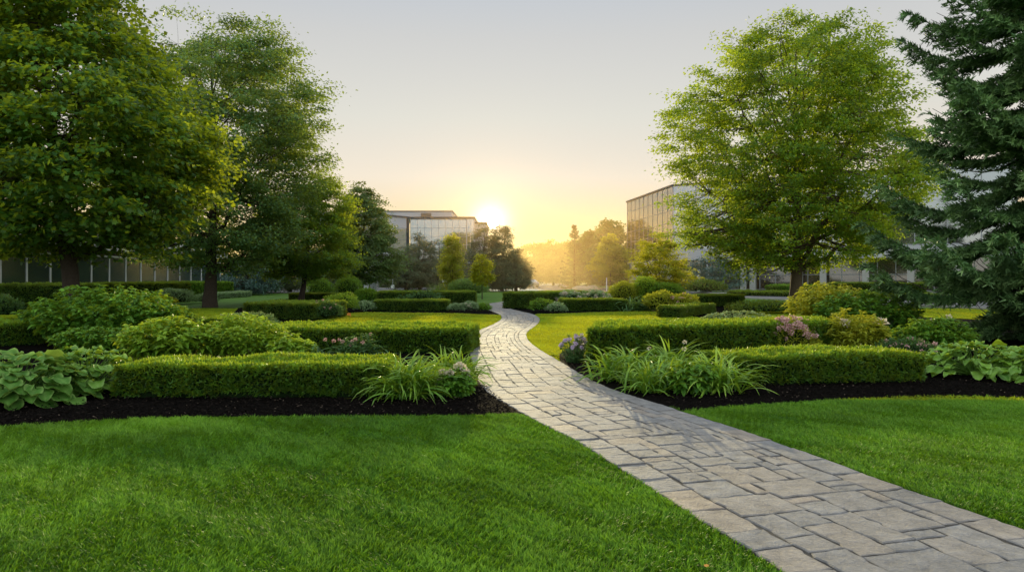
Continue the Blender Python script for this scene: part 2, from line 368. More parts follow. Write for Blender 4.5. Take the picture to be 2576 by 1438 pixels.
def inpoly(P, poly):
    x, y = P[:, 0], P[:, 1]; poly = np.asarray(poly); c = np.zeros(len(P), bool); j = len(poly) - 1
    for i in range(len(poly)):
        xi, yi = poly[i][:2]; xj, yj = poly[j][:2]
        c ^= ((yi > y) != (yj > y)) & (x < (xj - xi) * (y - yi) / (yj - yi + 1e-12) + xi); j = i
    return c
def gp(*pts): return curve(np.array([G(*p)[:2] for p in pts]), n=len(pts) * 6)
BEDS = []
def chips(mb, poly, n, zr=(.014, .04), size=(.02, .065)):
    poly = np.asarray(poly); lo, hi = poly.min(0), poly.max(0)
    P = RNG.uniform(lo, hi, size=(n, 2)); P = P[inpoly(P, poly)]; m = len(P)
    a = RNG.uniform(0, 6.28, m); D = np.stack([np.cos(a), np.sin(a), RNG.normal(size=m) * .3], 1)
    Nn = np.array([[0, 0, 1.]]) + RNG.normal(size=(m, 3)) * .45
    leaves(mb, np.c_[P, RNG.uniform(*zr, m)], D, Nn, RNG.uniform(*size, m), RNG.uniform(.008, .02, m), 'diamond', mi=1)
    k = P[: max(1, m // 45)]; kk = len(k); a = RNG.uniform(0, 6.28, kk)
    leaves(mb, np.c_[k, np.full(kk, .042)], np.stack([np.cos(a), np.sin(a), RNG.normal(size=kk) * .2], 1), np.array([[0, 0, 1.]]) + RNG.normal(size=(kk, 3)) * .3, RNG.uniform(.02, .05, kk), RNG.uniform(.006, .014, kk), 'diamond', mi=2)
def bed(poly, nchips=0, near=None):
    poly = np.asarray(poly); BEDS.append(poly)
    bm = bmesh.new(); vs = [bm.verts.new((p[0], p[1], .0)) for p in poly]; f = bm.faces.new(vs); bmesh.ops.triangulate(bm, faces=[f])
    bm.verts.index_update(); V = np.array([v.co[:] for v in bm.verts]); Fc = np.array([[v.index for v in f.verts] for f in bm.faces]); bm.free()
    if len(Fc):
        a, b, c = V[Fc[0]]
    V[:, 2] = .012; mb = MB()
    nrm = np.cross(V[Fc[:, 1]] - V[Fc[:, 0]], V[Fc[:, 2]] - V[Fc[:, 0]])[:, 2]; Fc = np.where((nrm < 0)[:, None], Fc[:, ::-1], Fc)
    mb.add(V, Fc)
    if nchips: chips(mb, near if near is not None else poly, nchips)
    tag(mb.build('mulch_bed', [M['mulch'], M['chip'], M['pale_chip']]), kind='structure')
# front left bed
le = edge(-1, 8.05, 15.2, -.01)
fl = gp((-500, 1110), (-200, 1092), (0, 1076), (200, 1062), (400, 1053), (700, 1050), (1000, 1049), (1200, 1046), (1300, 1043))
bedL = np.concatenate([fl, le, [G(1100, 838)[:2], G(700, 822)[:2], G(480, 800)[:2], G(100, 800)[:2], G(-500, 830)[:2]]])
bed(bedL, 26000, np.array([G(-300, 1100)[:2], G(0, 1078)[:2], G(400, 1054)[:2], G(1300, 1043)[:2], G(1215, 968)[:2], G(-300, 968)[:2]]))
re_ = edge(1, 8.2, 13.2, -.01)[::-1]
fr = gp((1718, 1036), (1850, 1024), (2000, 1014), (2150, 1005), (2350, 998), (2576, 1001), (2900, 1012), (3300, 1030))
bedR = np.concatenate([re_[:-1], fr, [G(3300, 830)[:2], G(2600, 810)[:2], G(2250, 795)[:2], G(1900, 800)[:2], G(1560, 822)[:2], G(1470, 850)[:2], G(1405, 893)[:2]]])
bed(bedR, 26000, np.array([G(1380, 895)[:2], G(1720, 1036)[:2], G(2150, 1005)[:2], G(2700, 1003)[:2], G(2700, 950)[:2], G(1900, 930)[:2]]))
# middle beds
lm = edge(-1, 29.6, 37.0, -.01)
bedML = np.concatenate([[G(560, 812)[:2], G(700, 816)[:2], G(790, 808)[:2]], gp((830, 800), (870, 790), (920, 786), (1000, 787), (1120, 788), (1240, 792)), lm, [G(1190, 762)[:2], G(1000, 750)[:2], G(700, 752)[:2], G(600, 775)[:2]]])
bed(bedML)
rm = edge(1, 29.5, 39.0, -.01)[::-1]
bedMR = np.concatenate([rm, gp((1352, 790), (1420, 789), (1500, 786), (1620, 783), (1680, 787), (1745, 797), (1800, 806)), [G(1900, 790)[:2], G(1900, 765)[:2], G(1720, 748)[:2], G(1480, 748)[:2], G(1322, 760)[:2]]])
bed(bedMR)
# bed round the base of the left maple hedge and the lawn edge behind
def strip(name, lo, up, z, mat, kind='structure'):
    lo = np.array(lo, float); up = np.array(up, float); n = len(lo); mb = MB()
    mb.add(np.concatenate([np.c_[lo, np.full(n, z)], np.c_[up, np.full(n, z)]]), np.stack([np.arange(n - 1), np.arange(1, n), n + np.arange(1, n), n + np.arange(n - 1)], 1))
    return tag(mb.build(name, mat), kind=kind)
RL = curve([G(*p)[:2] for p in [(3100, 822), (2600, 785), (2250, 768), (1900, 751), (1700, 744), (1560, 737), (1440, 733), (1300, 733), (1100, 733), (980, 734), (700, 737), (300, 738)]], n=70)
RU = curve([G(*p)[:2] for p in [(3100, 778), (2600, 762), (2250, 753), (1900, 742), (1700, 734), (1560, 727), (1440, 722), (1330, 720), (1100, 724), (980, 725), (700, 727), (300, 728)]], n=70)
strip('road', RL, RU, .006, M['asphalt'])
strip('far_road', [G(1290, 727)[:2], G(1445, 727)[:2]], [[1.0, 320], [24, 320]], .010, M['asphalt'])
def kerb(line, off, w=.35, h=.11):
    t = norm(np.gradient(line, axis=0)); n = np.stack([t[:, 1], -t[:, 0]], 1) * off; m = len(line)
    a = line; b = line + n * w
    V = np.concatenate([np.c_[a, np.zeros(m)], np.c_[a, np.full(m, h)], np.c_[b, np.full(m, h)], np.c_[b, np.zeros(m)]]); i = np.arange(m - 1)
    mb = MB()
    for k in range(3): mb.add(V, np.stack([k * m + i, k * m + i + 1, (k + 1) * m + i + 1, (k + 1) * m + i], 1))
    tag(mb.build('kerb', M['concrete']), kind='structure')
kerb(RU, 1); kerb(RL, -1)
BW = gp((2700, 762), (2250, 752), (1900, 741), (1730, 735))
strip('pavement', BW + np.array([0, .5]), BW + np.array([0, 3.2]), .09, M['concrete'])
ROADPOLY = np.concatenate([RL, RU[::-1]])

# ------------------------------------------------------------------ lawn grass
def lawn_blades(name, lo, hi, dens, hl, w, mat='grass', keep=None):
    n = int((hi[0] - lo[0]) * (hi[1] - lo[1]) * dens)
    P = np.c_[RNG.uniform(lo[0], hi[0], n), RNG.uniform(lo[1], hi[1], n)]
    # keep the ground the photo can see, plus a margin for a step to the side
    vis = np.abs(P[:, 0]) < .80 * P[:, 1] + 1.6
    P = P[vis]
    if keep is not None: P = P[keep(P)]
    P = P[~on_path(P, .012)]
    for b in BEDS + [ROADPOLY]: P = P[~inpoly(P, b)]
    n = len(P); nz = Noise(5, .9, d=2); nz2 = Noise(6, 4.5, d=2); nz3 = Noise(8, 14., d=2); nz4 = Noise(9, 55., d=2)
    c = nz(P); c2 = nz2(P); c3 = nz3(P) * .8; c4 = nz4(P)
    a = RNG.uniform(0, 6.28, n) ; lean = RNG.uniform(.25, 1.1, n)
    a2 = 2.2 * c2 + 1.2 * c4 + RNG.normal(size=n) * 1.0
    D = np.stack([np.cos(a2) * lean, np.sin(a2) * lean, np.ones(n)], 1)
    Hh = hl * RNG.uniform(.6, 1.25, n) * (1 + .12 * c2 + .14 * c3 + .20 * c4); Wd = w * RNG.uniform(.7, 1.3, n)
    S2 = norm(np.stack([-np.sin(a), np.cos(a), np.zeros(n)], 1)); D = norm(D)
    dr = np.stack([np.cos(a2), np.sin(a2), np.zeros(n)], 1)
    B = np.c_[P, np.zeros(n)]; mid = B + D * (Hh * .55)[:, None]; tip = mid + (D * .4 + dr * .38 * lean[:, None]) * Hh[:, None] * .75
    V = np.stack([B - S2 * Wd[:, None] * .5, B + S2 * Wd[:, None] * .5, mid + S2 * Wd[:, None] * .45, mid - S2 * Wd[:, None] * .45, tip], 1)
    rn = np.clip(.5 + .16 * c + .10 * c3 + .14 * c4 + RNG.normal(size=n) * .22, 0, 1); tn = np.clip(.14 + .14 * c + .10 * c2 + .10 * c4 + RNG.normal(size=n) * .18, 0, 1)
    mb = MB(); mb.add(V.reshape(-1, 3), (np.arange(n) * 5)[:, None] + np.array([[0, 1, 2, 3]]), np.repeat(rn, 5), np.repeat(tn, 5))
    mb.f.append(((np.arange(n) * 5)[:, None] + np.array([[3, 2, 4]]), 0, False))
    o = mb.build(name, M[mat]); tag(o, kind='stuff', label='short mown green grass blades covering the lawns', cat='grass'); return o
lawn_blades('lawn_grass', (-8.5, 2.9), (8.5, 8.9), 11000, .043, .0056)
lawn_blades('lawn_grass', (-14, 8.9), (16, 19), 3000, .042, .010, 'grass_sunlit')
lawn_blades('lawn_grass', (-24, 19), (24, 36), 1000, .045, .020, 'grass_sunlit')

# ------------------------------------------------------------------ vegetation builders
def make_tree(name, label, cat, base, H, R, prof, zb, tr, leaf, ncl, per, lmat, seed, bark='bark', limbs=16, cs=None, kind='diamond', lw=.7,
              gap=.25, flat=.42, rise=.25, group=None, lump=.2, fork=None, lean=(0, 0), sx=1., droop=.25, topfrac=.92, stems=1, asc=.0, shell=.38):
    global RNG
    RNG = r = np.random.default_rng(seed)
    root = empty(name, base, label, cat, group)
    tm, cm = MB(), MB(); pr = lambda t: np.interp(t, np.linspace(0, 1, len(prof)), prof)
    zc = lambda t: zb + t * (H - zb)
    cs = cs or R * .17
    # skeleton
    samp = []; ln = np.array([lean[0], lean[1], 0.])
    for s in range(stems):
        sp = np.array([r.normal() * .12, r.normal() * .12, 0]) * (stems > 1)
        top = np.array([r.normal() * R * .06, r.normal() * R * .06, H * topfrac]) + ln
        if stems > 1:
            a = s / stems * 6.28 + r.uniform(0, 1); top = np.array([math.cos(a) * R * .5, math.sin(a) * R * .5, H * .75])
        tz = np.linspace(0, 1, 14)[:, None]; pts = sp + (top - sp) * tz
        pts[1:, :2] += np.cumsum(r.normal(size=(13, 2)) * tr * .22, 0) * np.linspace(.3, 1, 13)[:, None]
        rad = tr * (1 - .93 * tz[:, 0] ** .75) * (1 if stems == 1 else .55); rad[0] *= 1.2 if stems == 1 else 1.1
        dense = np.stack([np.interp(np.linspace(0, 1, 30), tz[:, 0], pts[:, k]) for k in range(3)], 1)
        rd = np.interp(np.linspace(0, 1, 30), tz[:, 0], rad)
        tube(tm, dense, rd, 10, wob=.06); samp.append(np.c_[dense, rd])
    trunk = samp[0]
    for i in range(limbs):
        f = (i + r.uniform(0, .6)) / limbs; az = i * 2.4 + r.uniform(-.4, .4)
        zs = zb * .80 + f * (H * .78 - zb * .80); k = np.argmin(np.abs(trunk[:, 2] - zs)); p0 = trunk[k, :3]; r0 = min(trunk[k, 3] * .55, tr * .42)
        t_end = np.clip((zs - zb) / (H - zb) + rise * r.uniform(.6, 1.3) + .02, .05, .97)
        re = R * pr(t_end) * .82 * r.uniform(.75, 1.0)
        p2 = np.array([math.cos(az) * re * sx, math.sin(az) * re, zc(t_end)]) + ln * t_end
        p1 = p0 + (p2 - p0) * .5 + np.array([math.cos(az) * re * .12, math.sin(az) * re * .12, -.08 * (H - zb) * r.uniform(-.2, 1)])
        pts = bez(p0, p1, p2, 10) + np.r_[[[0, 0, 0]], r.normal(size=(9, 3)) * R * .012]
        rad = np.linspace(r0, max(r0 * .16, .012), 10); tube(tm, pts, rad, 6, wob=.05); samp.append(np.c_[pts, rad])
    SP = np.concatenate(samp)
    # clusters
    g = np.linspace(0, 1, 60); w = np.maximum(pr(g), .02) ** 1.35; w /= w.sum()
    N0 = int(ncl * 1.6); t = g[r.choice(60, N0, p=w)] + r.uniform(-.008, .008, N0)
    az = r.uniform(0, 2 * PI, N0); rho = r.random(N0) ** shell
    lz = Noise(seed + 1, 1.0); pd = np.stack([np.cos(az) * 2.2, np.sin(az) * 2.2, t * 7], 1); lm_ = 1 + lump * lz(pd)
    C = np.stack([np.cos(az) * R * pr(t) * rho * lm_ * sx, np.sin(az) * R * pr(t) * rho * lm_, zc(t)], 1) + ln * t[:, None]
    C += r.normal(size=C.shape) * R * .03
    gz = Noise(seed + 2, 7.5 / R); C = C[gz(C) > -1.6 + gap * 2.4][:ncl]; n = len(C)
    for i in range(n):
        c = C[i]; ok = SP[:, 2] < c[2] + .15 * R
        d = np.linalg.norm(SP[:, :3] - c, axis=1) + np.where(ok, 0, 99); k = d.argmin(); p0 = SP[k, :3]
        if d[k] < .1: continue
        mid = (p0 + c) / 2 + np.array([0, 0, -.06 * d[k]]) + r.normal(size=3) * .05 * d[k]
        oc = np.array([c[0], c[1], 0]) / max(np.hypot(c[0], c[1]), .1) * cs * .9 + np.array([0, 0, (asc - .1) * cs])
        tube(tm, [c, c + oc * .55 + r.normal(size=3) * .04, c + oc], [.010, .008, .004], 3, cap=False)
        rr = min(SP[k, 3] * .6, .008 + .010 * d[k] * R ** .3); tube(tm, bez(p0, mid, c, 5), np.linspace(rr, rr * .3, 5), 4, cap=False)
    m = n * per; c = np.repeat(C, per, 0)
    out = np.repeat(norm(C * np.array([1, 1, .0]) - np.array([0, 0, 0]) + 1e-6), per, 0)
    csz = np.repeat(cs * r.uniform(.6, 1.35, n), per)
    o = r.normal(size=(m, 3)) * np.array([.40, .40, flat * .42]); o = np.clip(o, -.8, .8); o += (out + np.array([0, 0, asc])) * (np.clip(r.normal(size=(m, 1)) * .5 + .2, -.7, 1.3) * np.repeat(r.uniform(.35, 1.25, n), per)[:, None])
    rad_ = (o * out).sum(1)
    o[:, 2] -= droop * np.abs(rad_) * .6; P = c + o * csz[:, None]
    Dv = out * .7 + r.normal(size=(m, 3)) * np.array([.7, .7, .45]); Dv[:, 2] -= .25
    Nv = np.array([[0, 0, 1.]]) + out * .25 + r.normal(size=(m, 3)) * .5
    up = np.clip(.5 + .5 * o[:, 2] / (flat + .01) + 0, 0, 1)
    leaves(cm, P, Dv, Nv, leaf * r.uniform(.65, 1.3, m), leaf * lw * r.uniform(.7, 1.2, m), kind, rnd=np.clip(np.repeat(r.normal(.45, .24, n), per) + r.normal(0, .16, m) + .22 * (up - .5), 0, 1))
    tm.build('trunk', M[bark], root); cm.build('crown', M[lmat], root)
    return root

def needle_run(cm, p0, p1, n, L, W, r, tone, droop=0.0):
    """needles along many twigs at once: p0,p1 (k,3)"""
    k = len(p0); u = np.tile((np.arange(n) + .5) / n, k); a = np.repeat(p0, n, 0); b = np.repeat(p1, n, 0); u = np.clip(u + r.normal(size=k * n) * .04, 0, 1)
    P = a + (b - a) * u[:, None]; P[:, 2] -= droop * (u ** 2) * np.linalg.norm(b - a, axis=1)
    ax = norm(b - a); rv = norm(np.cross(ax, r.normal(size=ax.shape)))
    D = ax * .75 + rv * .8 + np.array([0, 0, .18]); Nn = r.normal(size=ax.shape) * .7 + np.array([0, 0, .7])
    m = k * n
    leaves(cm, P, D, Nn, L * r.uniform(.7, 1.2, m), W, 'needle', rnd=np.clip(r.normal(.4, .22, m), 0, 1), tone=np.clip(np.repeat(tone, n) * u, 0, 1))

def make_spruce(name, label, cat, base, H, Rb, seed, mat='spruce', step=.42, nb=9, nL=.11, nW=.02, tw=.22, dens=13, tr=.22, z0=.35, pw=.85, group=None, vis=None, droop=.18, up=.0):
    global RNG
    RNG = r = np.random.default_rng(seed); root = empty(name, base, label, cat, group); tm, cm = MB(), MB()
    zz = np.linspace(0, H, 24); tube(tm, np.c_[np.zeros(24), np.zeros(24), zz], tr * (1 - zz / H * .95), 9, wob=.05)
    z = z0; i = 0; A, B, TN = [], [], []
    while z < H - .15:
        L0 = Rb * (1 - z / H) ** pw
        for k in range(max(4, int(nb * (.55 + .45 * (1 - z / H))))):
            i += 1; az = i * 2.399 + r.uniform(-.3, .3)
            L = L0 * r.uniform(.72, 1.12) + .1; zs = z + r.uniform(-.5, .5) * step
            d = np.array([math.cos(az), math.sin(az), 0.])
            rise = (.35 + up) * (z / H) - .10
            n = 9; u = np.linspace(0, 1, n)
            pts = d[None] * (u * L)[:, None]; pts[:, 2] = zs + L * (rise * u - droop * np.sin(u * PI * .8) * (1 - .6 * z / H) + .12 * u ** 3)
            rb = min(.045, .012 * L + .008); tube(tm, pts, np.linspace(rb, .006, n), 5, cap=False)
            side = np.cross(d, [0, 0, 1.])
            # side twigs in a flat fan, hanging a little
            nt_ = max(3, int(L * .88 / tw)); us = np.linspace(.14, .99, nt_); us = us + r.normal(size=nt_) * .01
            for sg in (-1, 1):
                pp = np.stack([np.interp(us, u, pts[:, q]) for q in range(3)], 1)
                tl = (.14 + .30 * L * np.clip(us * 2.2, 0, 1) * (1.06 - us) ** .8) * r.uniform(.7, 1.2, nt_); tl = np.minimum(tl, .85)
                dv = norm(d[None] * r.uniform(.45, .9, (nt_, 1)) + sg * side[None] + np.c_[np.zeros((nt_, 2)), -r.uniform(.02, .26, nt_)])
                q1 = pp + dv * tl[:, None]; A.append(pp); B.append(q1); TN.append(r.uniform(.2, 1.0, nt_))
                for f in (.4, .7):                                # sub twigs
                    pq = pp + (q1 - pp) * f
                    dq = norm(d[None] * 1.0 + sg * side[None] * .25 + np.c_[r.normal(size=(nt_, 2)) * .25, -r.uniform(.0, .28, nt_)])
                    A.append(pq); B.append(pq + dq * (tl * .45)[:, None]); TN.append(r.uniform(.2, 1.0, nt_))
            A.append(pts[:-1]); B.append(pts[1:]); TN.append(r.uniform(.3, 1., n - 1))
        z += step * r.uniform(.85, 1.15)
    A, B, TN = np.concatenate(A), np.concatenate(B), np.concatenate(TN)
    ln = np.linalg.norm(B - A, axis=1)
    if vis is not None: kp = vis(A); A, B, TN, ln = A[kp], B[kp], TN[kp], ln[kp]
    for lo, hi, q in ((0, .12, .5), (.12, .25, 1.), (.25, .45, 2.), (.45, .7, 3.2), (.7, 9, 4.5)):
        mk = (ln >= lo) & (ln < hi)
        if mk.any(): needle_run(cm, A[mk], B[mk], max(2, int(dens * q * .5)), nL, nW, r, TN[mk], .15)
    tm.build('trunk', M['bark'], root); cm.build('crown', M[mat], root)
    return root

def hedge(label, p, q, depth, h, mat='hedge', dens=5200, L=.05, W=.017, seed=1, group='clipped box hedges', name='hedge', rag=.035, kind='diamond', round_=.065, tipamt=.75, skew=0.):
    """clipped hedge: front bottom edge runs from p to q (ground xy), depth goes to the far side"""
    global RNG
    RNG = r = np.random.default_rng(seed); (Rm, o), Ln = frame_xy(p, q)
    mb = MB(); nz = Noise(seed, 5.5); nz2 = Noise(seed + 9, 1.3)
    def core(P):
        return P
    # core: gridded rounded box
    nx, ny, nzz = max(4, int(Ln / .25)), max(3, int(depth / .25)), 4
    ins = .05
    xs = np.linspace(ins, Ln - ins, nx); ys = np.linspace(ins, depth - ins, ny); zs = np.linspace(0.0, h - ins, nzz)
    def sheet(U, V, fn):
        a, b = np.meshgrid(U, V, indexing='ij'); P = fn(a.ravel(), b.ravel()); m1, m2 = len(U), len(V)
        i, j = np.meshgrid(np.arange(m1 - 1), np.arange(m2 - 1), indexing='ij'); k = (i * m2 + j).ravel()
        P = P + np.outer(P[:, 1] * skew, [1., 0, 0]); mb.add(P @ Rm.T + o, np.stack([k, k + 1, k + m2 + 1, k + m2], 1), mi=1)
    sheet(xs, ys, lambda a, b: np.stack([a, b, np.full(len(a), h - ins)], 1))
    for yy in (ins, depth - ins): sheet(xs, zs, lambda a, b, yy=yy: np.stack([a, np.full(len(a), yy), b], 1))
    for xx in (ins, Ln - ins): sheet(ys, zs, lambda a, b, xx=xx: np.stack([np.full(len(a), xx), a, b], 1))
    faces_ = [('top', Ln * depth), ('front', Ln * h), ('back', Ln * h * .5), ('e0', depth * h), ('e1', depth * h)]
    for nm, ar in faces_:
        n = int(ar * dens * (1.0 if nm != 'top' else 1.1))
        u, v, jit = r.random(n), r.random(n), r.random(n)
        if nm == 'top': P = np.stack([u * Ln, v * depth, np.full(n, h)], 1); Nn = np.tile([0, 0, 1.], (n, 1))
        elif nm == 'front': P = np.stack([u * Ln, np.zeros(n), v * h], 1); Nn = np.tile([0, -1., 0], (n, 1))
        elif nm == 'back': P = np.stack([u * Ln, np.full(n, depth), v * h], 1); Nn = np.tile([0, 1., 0], (n, 1))
        elif nm == 'e0': P = np.stack([np.zeros(n), u * depth, v * h], 1); Nn = np.tile([-1., 0, 0], (n, 1))
        else: P = np.stack([np.full(n, Ln), u * depth, v * h], 1); Nn = np.tile([1., 0, 0], (n, 1))
        # round the arrises
        c = np.array([Ln / 2, depth / 2, 0]); hb = np.array([Ln / 2, depth / 2, h]) - round_
        q_ = P - c; cl = np.clip(q_, -hb, hb); cl[:, 2] = np.clip(q_[:, 2], 0, h - round_); dlt = q_ - cl; ld = np.linalg.norm(dlt, axis=1)
        far = ld > 1e-6; dn = np.where(far[:, None], dlt / np.maximum(ld, 1e-6)[:, None], Nn)
        P = np.where(far[:, None], c + cl + dn * np.minimum(ld, round_)[:, None], P); Nn = norm(Nn * .3 + dn)
        bump_ = nz(P) * rag * .7 + nz2(P) * rag * .3; inset = -jit ** 1.6 * .085
        # gaps near the foot of the hedge where stems and mulch show
        P = P + Nn * (bump_ + inset)[:, None]
        P[:, 2] = np.maximum(P[:, 2], .03 + .07 * np.abs(nz(P * 1.7 + 5)))
        D = Nn * r.uniform(.3, 1.1, (n, 1)) + r.normal(size=(n, 3)) * .65 + np.array([0, 0, .45])
        N2 = r.normal(size=(n, 3)) + np.array([0, 0, .5]) + Nn * .5
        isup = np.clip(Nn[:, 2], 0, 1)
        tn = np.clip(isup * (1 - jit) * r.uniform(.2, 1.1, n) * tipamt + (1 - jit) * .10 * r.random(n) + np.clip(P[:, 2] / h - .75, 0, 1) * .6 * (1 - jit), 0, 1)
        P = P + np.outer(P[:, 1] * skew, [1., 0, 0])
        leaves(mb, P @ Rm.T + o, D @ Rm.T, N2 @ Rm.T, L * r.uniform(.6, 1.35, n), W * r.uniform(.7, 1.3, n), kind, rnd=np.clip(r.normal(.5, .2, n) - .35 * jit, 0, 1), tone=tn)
    ob = mb.build(name, [M[mat], M['core']], origin=o)
    return tag(ob, label, 'hedge', group)

def shrub(name, label, cat, c, rx, ry, h, mat='shrub', n=4000, L=.09, W=.05, seed=1, kind='diamond', lump=.16, group=None, upb=.5, fine=1.0, flowers=None, freq=4.0, core=True, tip=.6, drp=0., stiff=.6):
    """mounded shrub; flowers = (mat, count, size, petals)"""
    global RNG
    RNG = r = np.random.default_rng(seed); c = np.array([c[0], c[1], c[2] if len(c) > 2 else 0.])
    nz = Noise(seed, freq); mb = MB()
    th = r.uniform(0, 2 * PI, n); cz = r.uniform(-.25, 1, n); sr = np.sqrt(1 - cz ** 2)
    d = np.stack([sr * np.cos(th), sr * np.sin(th), cz], 1); lm_ = 1 + lump * nz(d * .7)
    jit = r.random(n) ** 1.4
    sc = np.array([rx, ry, h * .62]); ctr = np.array([0, 0, h * .38])
    P = ctr + d * sc * (lm_ * (1 - .32 * jit))[:, None]; P[:, 2] = np.maximum(P[:, 2], .02)
    D = d * stiff + r.normal(size=(n, 3)) * .5 + np.array([0, 0, upb - drp]); Nn = d * .6 + r.normal(size=(n, 3)) * .5 + np.array([0, 0, .6])
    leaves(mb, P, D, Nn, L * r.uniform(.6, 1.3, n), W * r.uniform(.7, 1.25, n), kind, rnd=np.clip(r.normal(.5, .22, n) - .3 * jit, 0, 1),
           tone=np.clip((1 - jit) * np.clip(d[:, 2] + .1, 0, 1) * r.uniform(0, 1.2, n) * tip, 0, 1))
    if core:
        a, b = np.meshgrid(np.linspace(0, 2 * PI, 15)[:-1], np.linspace(0, PI * .62, 7), indexing='ij')
        dd = np.stack([np.cos(a) * np.sin(b), np.sin(a) * np.sin(b), np.cos(b)], -1); lm2 = 1 + lump * nz(dd * .7)
        V = (ctr + dd * sc * (.70 * lm2)[..., None]); V[..., 2] = np.maximum(V[..., 2], 0.01); V = V.reshape(-1, 3)
        i, j = np.meshgrid(np.arange(14), np.arange(6), indexing='ij')
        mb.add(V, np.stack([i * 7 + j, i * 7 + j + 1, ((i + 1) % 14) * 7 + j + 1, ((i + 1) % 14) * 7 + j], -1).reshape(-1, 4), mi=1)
    if flowers is None:
        ob = mb.build(name, [M[mat], M['core']]); ob.location = [float(x) for x in c]; return tag(ob, label, cat, group)
    root = empty(name, c, label, cat, group); mb.build('foliage', [M[mat], M['core']], root)
    fm, cnt, size, pet = flowers
    for k in range(cnt):
        th = r.uniform(0, 6.28); cz = r.uniform(.15, 1) ; sr = math.sqrt(1 - cz * cz); dv = np.array([sr * math.cos(th), sr * math.sin(th), cz])
        if dv[1] > .25: dv[1] *= -1
        p = ctr + dv * sc * (1 + lump * nz(dv * .7)) * r.uniform(1.0, 1.1); flower_head(root, p, size * r.uniform(.75, 1.2), fm, pet, r)
    return root
def flower_head(root, p, size, mat, pet, r, stem=True):
    fb = MB(); k = pet; dv = norm(r.normal(size=(k, 3)) + np.array([0, 0, .35])); dv[:, 2] *= .8
    leaves(fb, p + dv * size * .35, dv + r.normal(size=(k, 3)) * .4, r.normal(size=(k, 3)) + dv, size * r.uniform(.35, .6, k), size * .4, 'diamond', tone=np.clip(r.normal(.35, .3, k), 0, 1))
    return fb.build('flower_head', M[mat], root)

def broad_leaf(mb, base, az, elev, stalk, L, W, r, tone_edge=1.0, curl=.5, cup=.14, rnd=.5, nu=8, nv=7, ripple=.02):
    """one hosta-type leaf: stalk out of the crown, then a wide blade bending over"""
    d = np.array([math.cos(az), math.sin(az), 0.]); side = np.array([-math.sin(az), math.cos(az), 0.])
    p0 = base; p1 = base + d * stalk * math.cos(elev) + np.array([0, 0, stalk * math.sin(elev)])
    tube(mb, bez(p0, (p0 + p1) / 2 + np.array([0, 0, .05 * stalk]), p1, 4), [.006, .005, .005, .005], 4, rnd=rnd, tone=.3, cap=False)
    u = np.linspace(0, 1, nu); ang = elev * .75 - curl * u * 1.6 - .05
    seg = L / (nu - 1); x = np.concatenate([[0], np.cumsum(np.cos(ang[:-1]) * seg)]); z = np.concatenate([[0], np.cumsum(np.sin(ang[:-1]) * seg)])
    wv = W * .5 * np.array([np.interp(t, [0, .06, .22, .42, .62, .82, .94, 1], [.10, .62, .95, 1., .86, .52, .22, .0]) for t in u])
    v = np.linspace(-1, 1, nv); tw = r.normal() * .25
    UU, VV = np.meshgrid(u, v, indexing='ij')
    wz = cup * W * (np.abs(VV) ** 1.5) * (1 - .5 * UU) + ripple * np.sin(UU * 9 + VV * 3 + r.uniform(0, 6)) * np.abs(VV) + tw * VV * wv[:, None] - .006 * (np.abs(np.sin(VV * 7)) > .9)
    Pn = p1 + d * x[:, None, None] + np.array([0, 0, 1.]) * (z[:, None, None] + wz[..., None]) + side * (VV * wv[:, None])[..., None]
    if Pn.min() < .02: Pn[..., 2] = np.maximum(Pn[..., 2], .015)
    i, j = np.meshgrid(np.arange(nu - 1), np.arange(nv - 1), indexing='ij'); k = (i * nv + j).ravel()
    tn = np.where(np.abs(VV) > .95, tone_edge, np.where(np.abs(VV) < .1, tone_edge * .35, .0)) + .05
    mb.add(Pn.reshape(-1, 3), np.stack([k, k + nv, k + nv + 1, k + 1], 1), rnd, tn.ravel(), 0, True)
def hosta(name, label, cat, c, R, n, L, W, mat='hosta', seed=1, edge_=.8, stretch=1., group=None, hh=.38):
    """mound of overlapping broad leaves: blades sit on a dome, stalks run down to the crown"""
    global RNG
    RNG = r = np.random.default_rng(seed); mb = MB()
    for k in range(n):
        f = (k + .5) / n; az = k * 2.399 + r.uniform(-.3, .3); ph = math.asin(min(1., 1.02 - f * .98)) + r.normal() * .06
        d = np.array([math.cos(az) * stretch, math.sin(az), 0.]); q = r.uniform(.88, 1.08)
        p1 = d * R * .62 * math.cos(ph) * q + np.array([0, 0, .07 + (hh - .07) * math.sin(max(ph, 0)) * q])
        az2 = math.atan2(d[1], d[0]) + r.normal() * .22; sc = r.uniform(.75, 1.15) * (1.05 - .25 * math.sin(max(ph, 0)))
        e0 = ph * .55 - .10 + r.normal() * .10
        tube(mb, bez(d * .04, p1 * np.array([.5, .5, .75]), p1, 4), .005, 4, rnd=.3, tone=.2, cap=False)
        broad_leaf(mb, p1, az2, e0, .015, L * sc, W * sc, r, edge_, curl=r.uniform(.35, .75), cup=r.uniform(.06, .18), rnd=float(np.clip(r.normal(.5, .27), 0, 1)))
    ob = mb.build(name, M[mat]); ob.location = (float(c[0]), float(c[1]), .0); return tag(ob, label, cat, group)

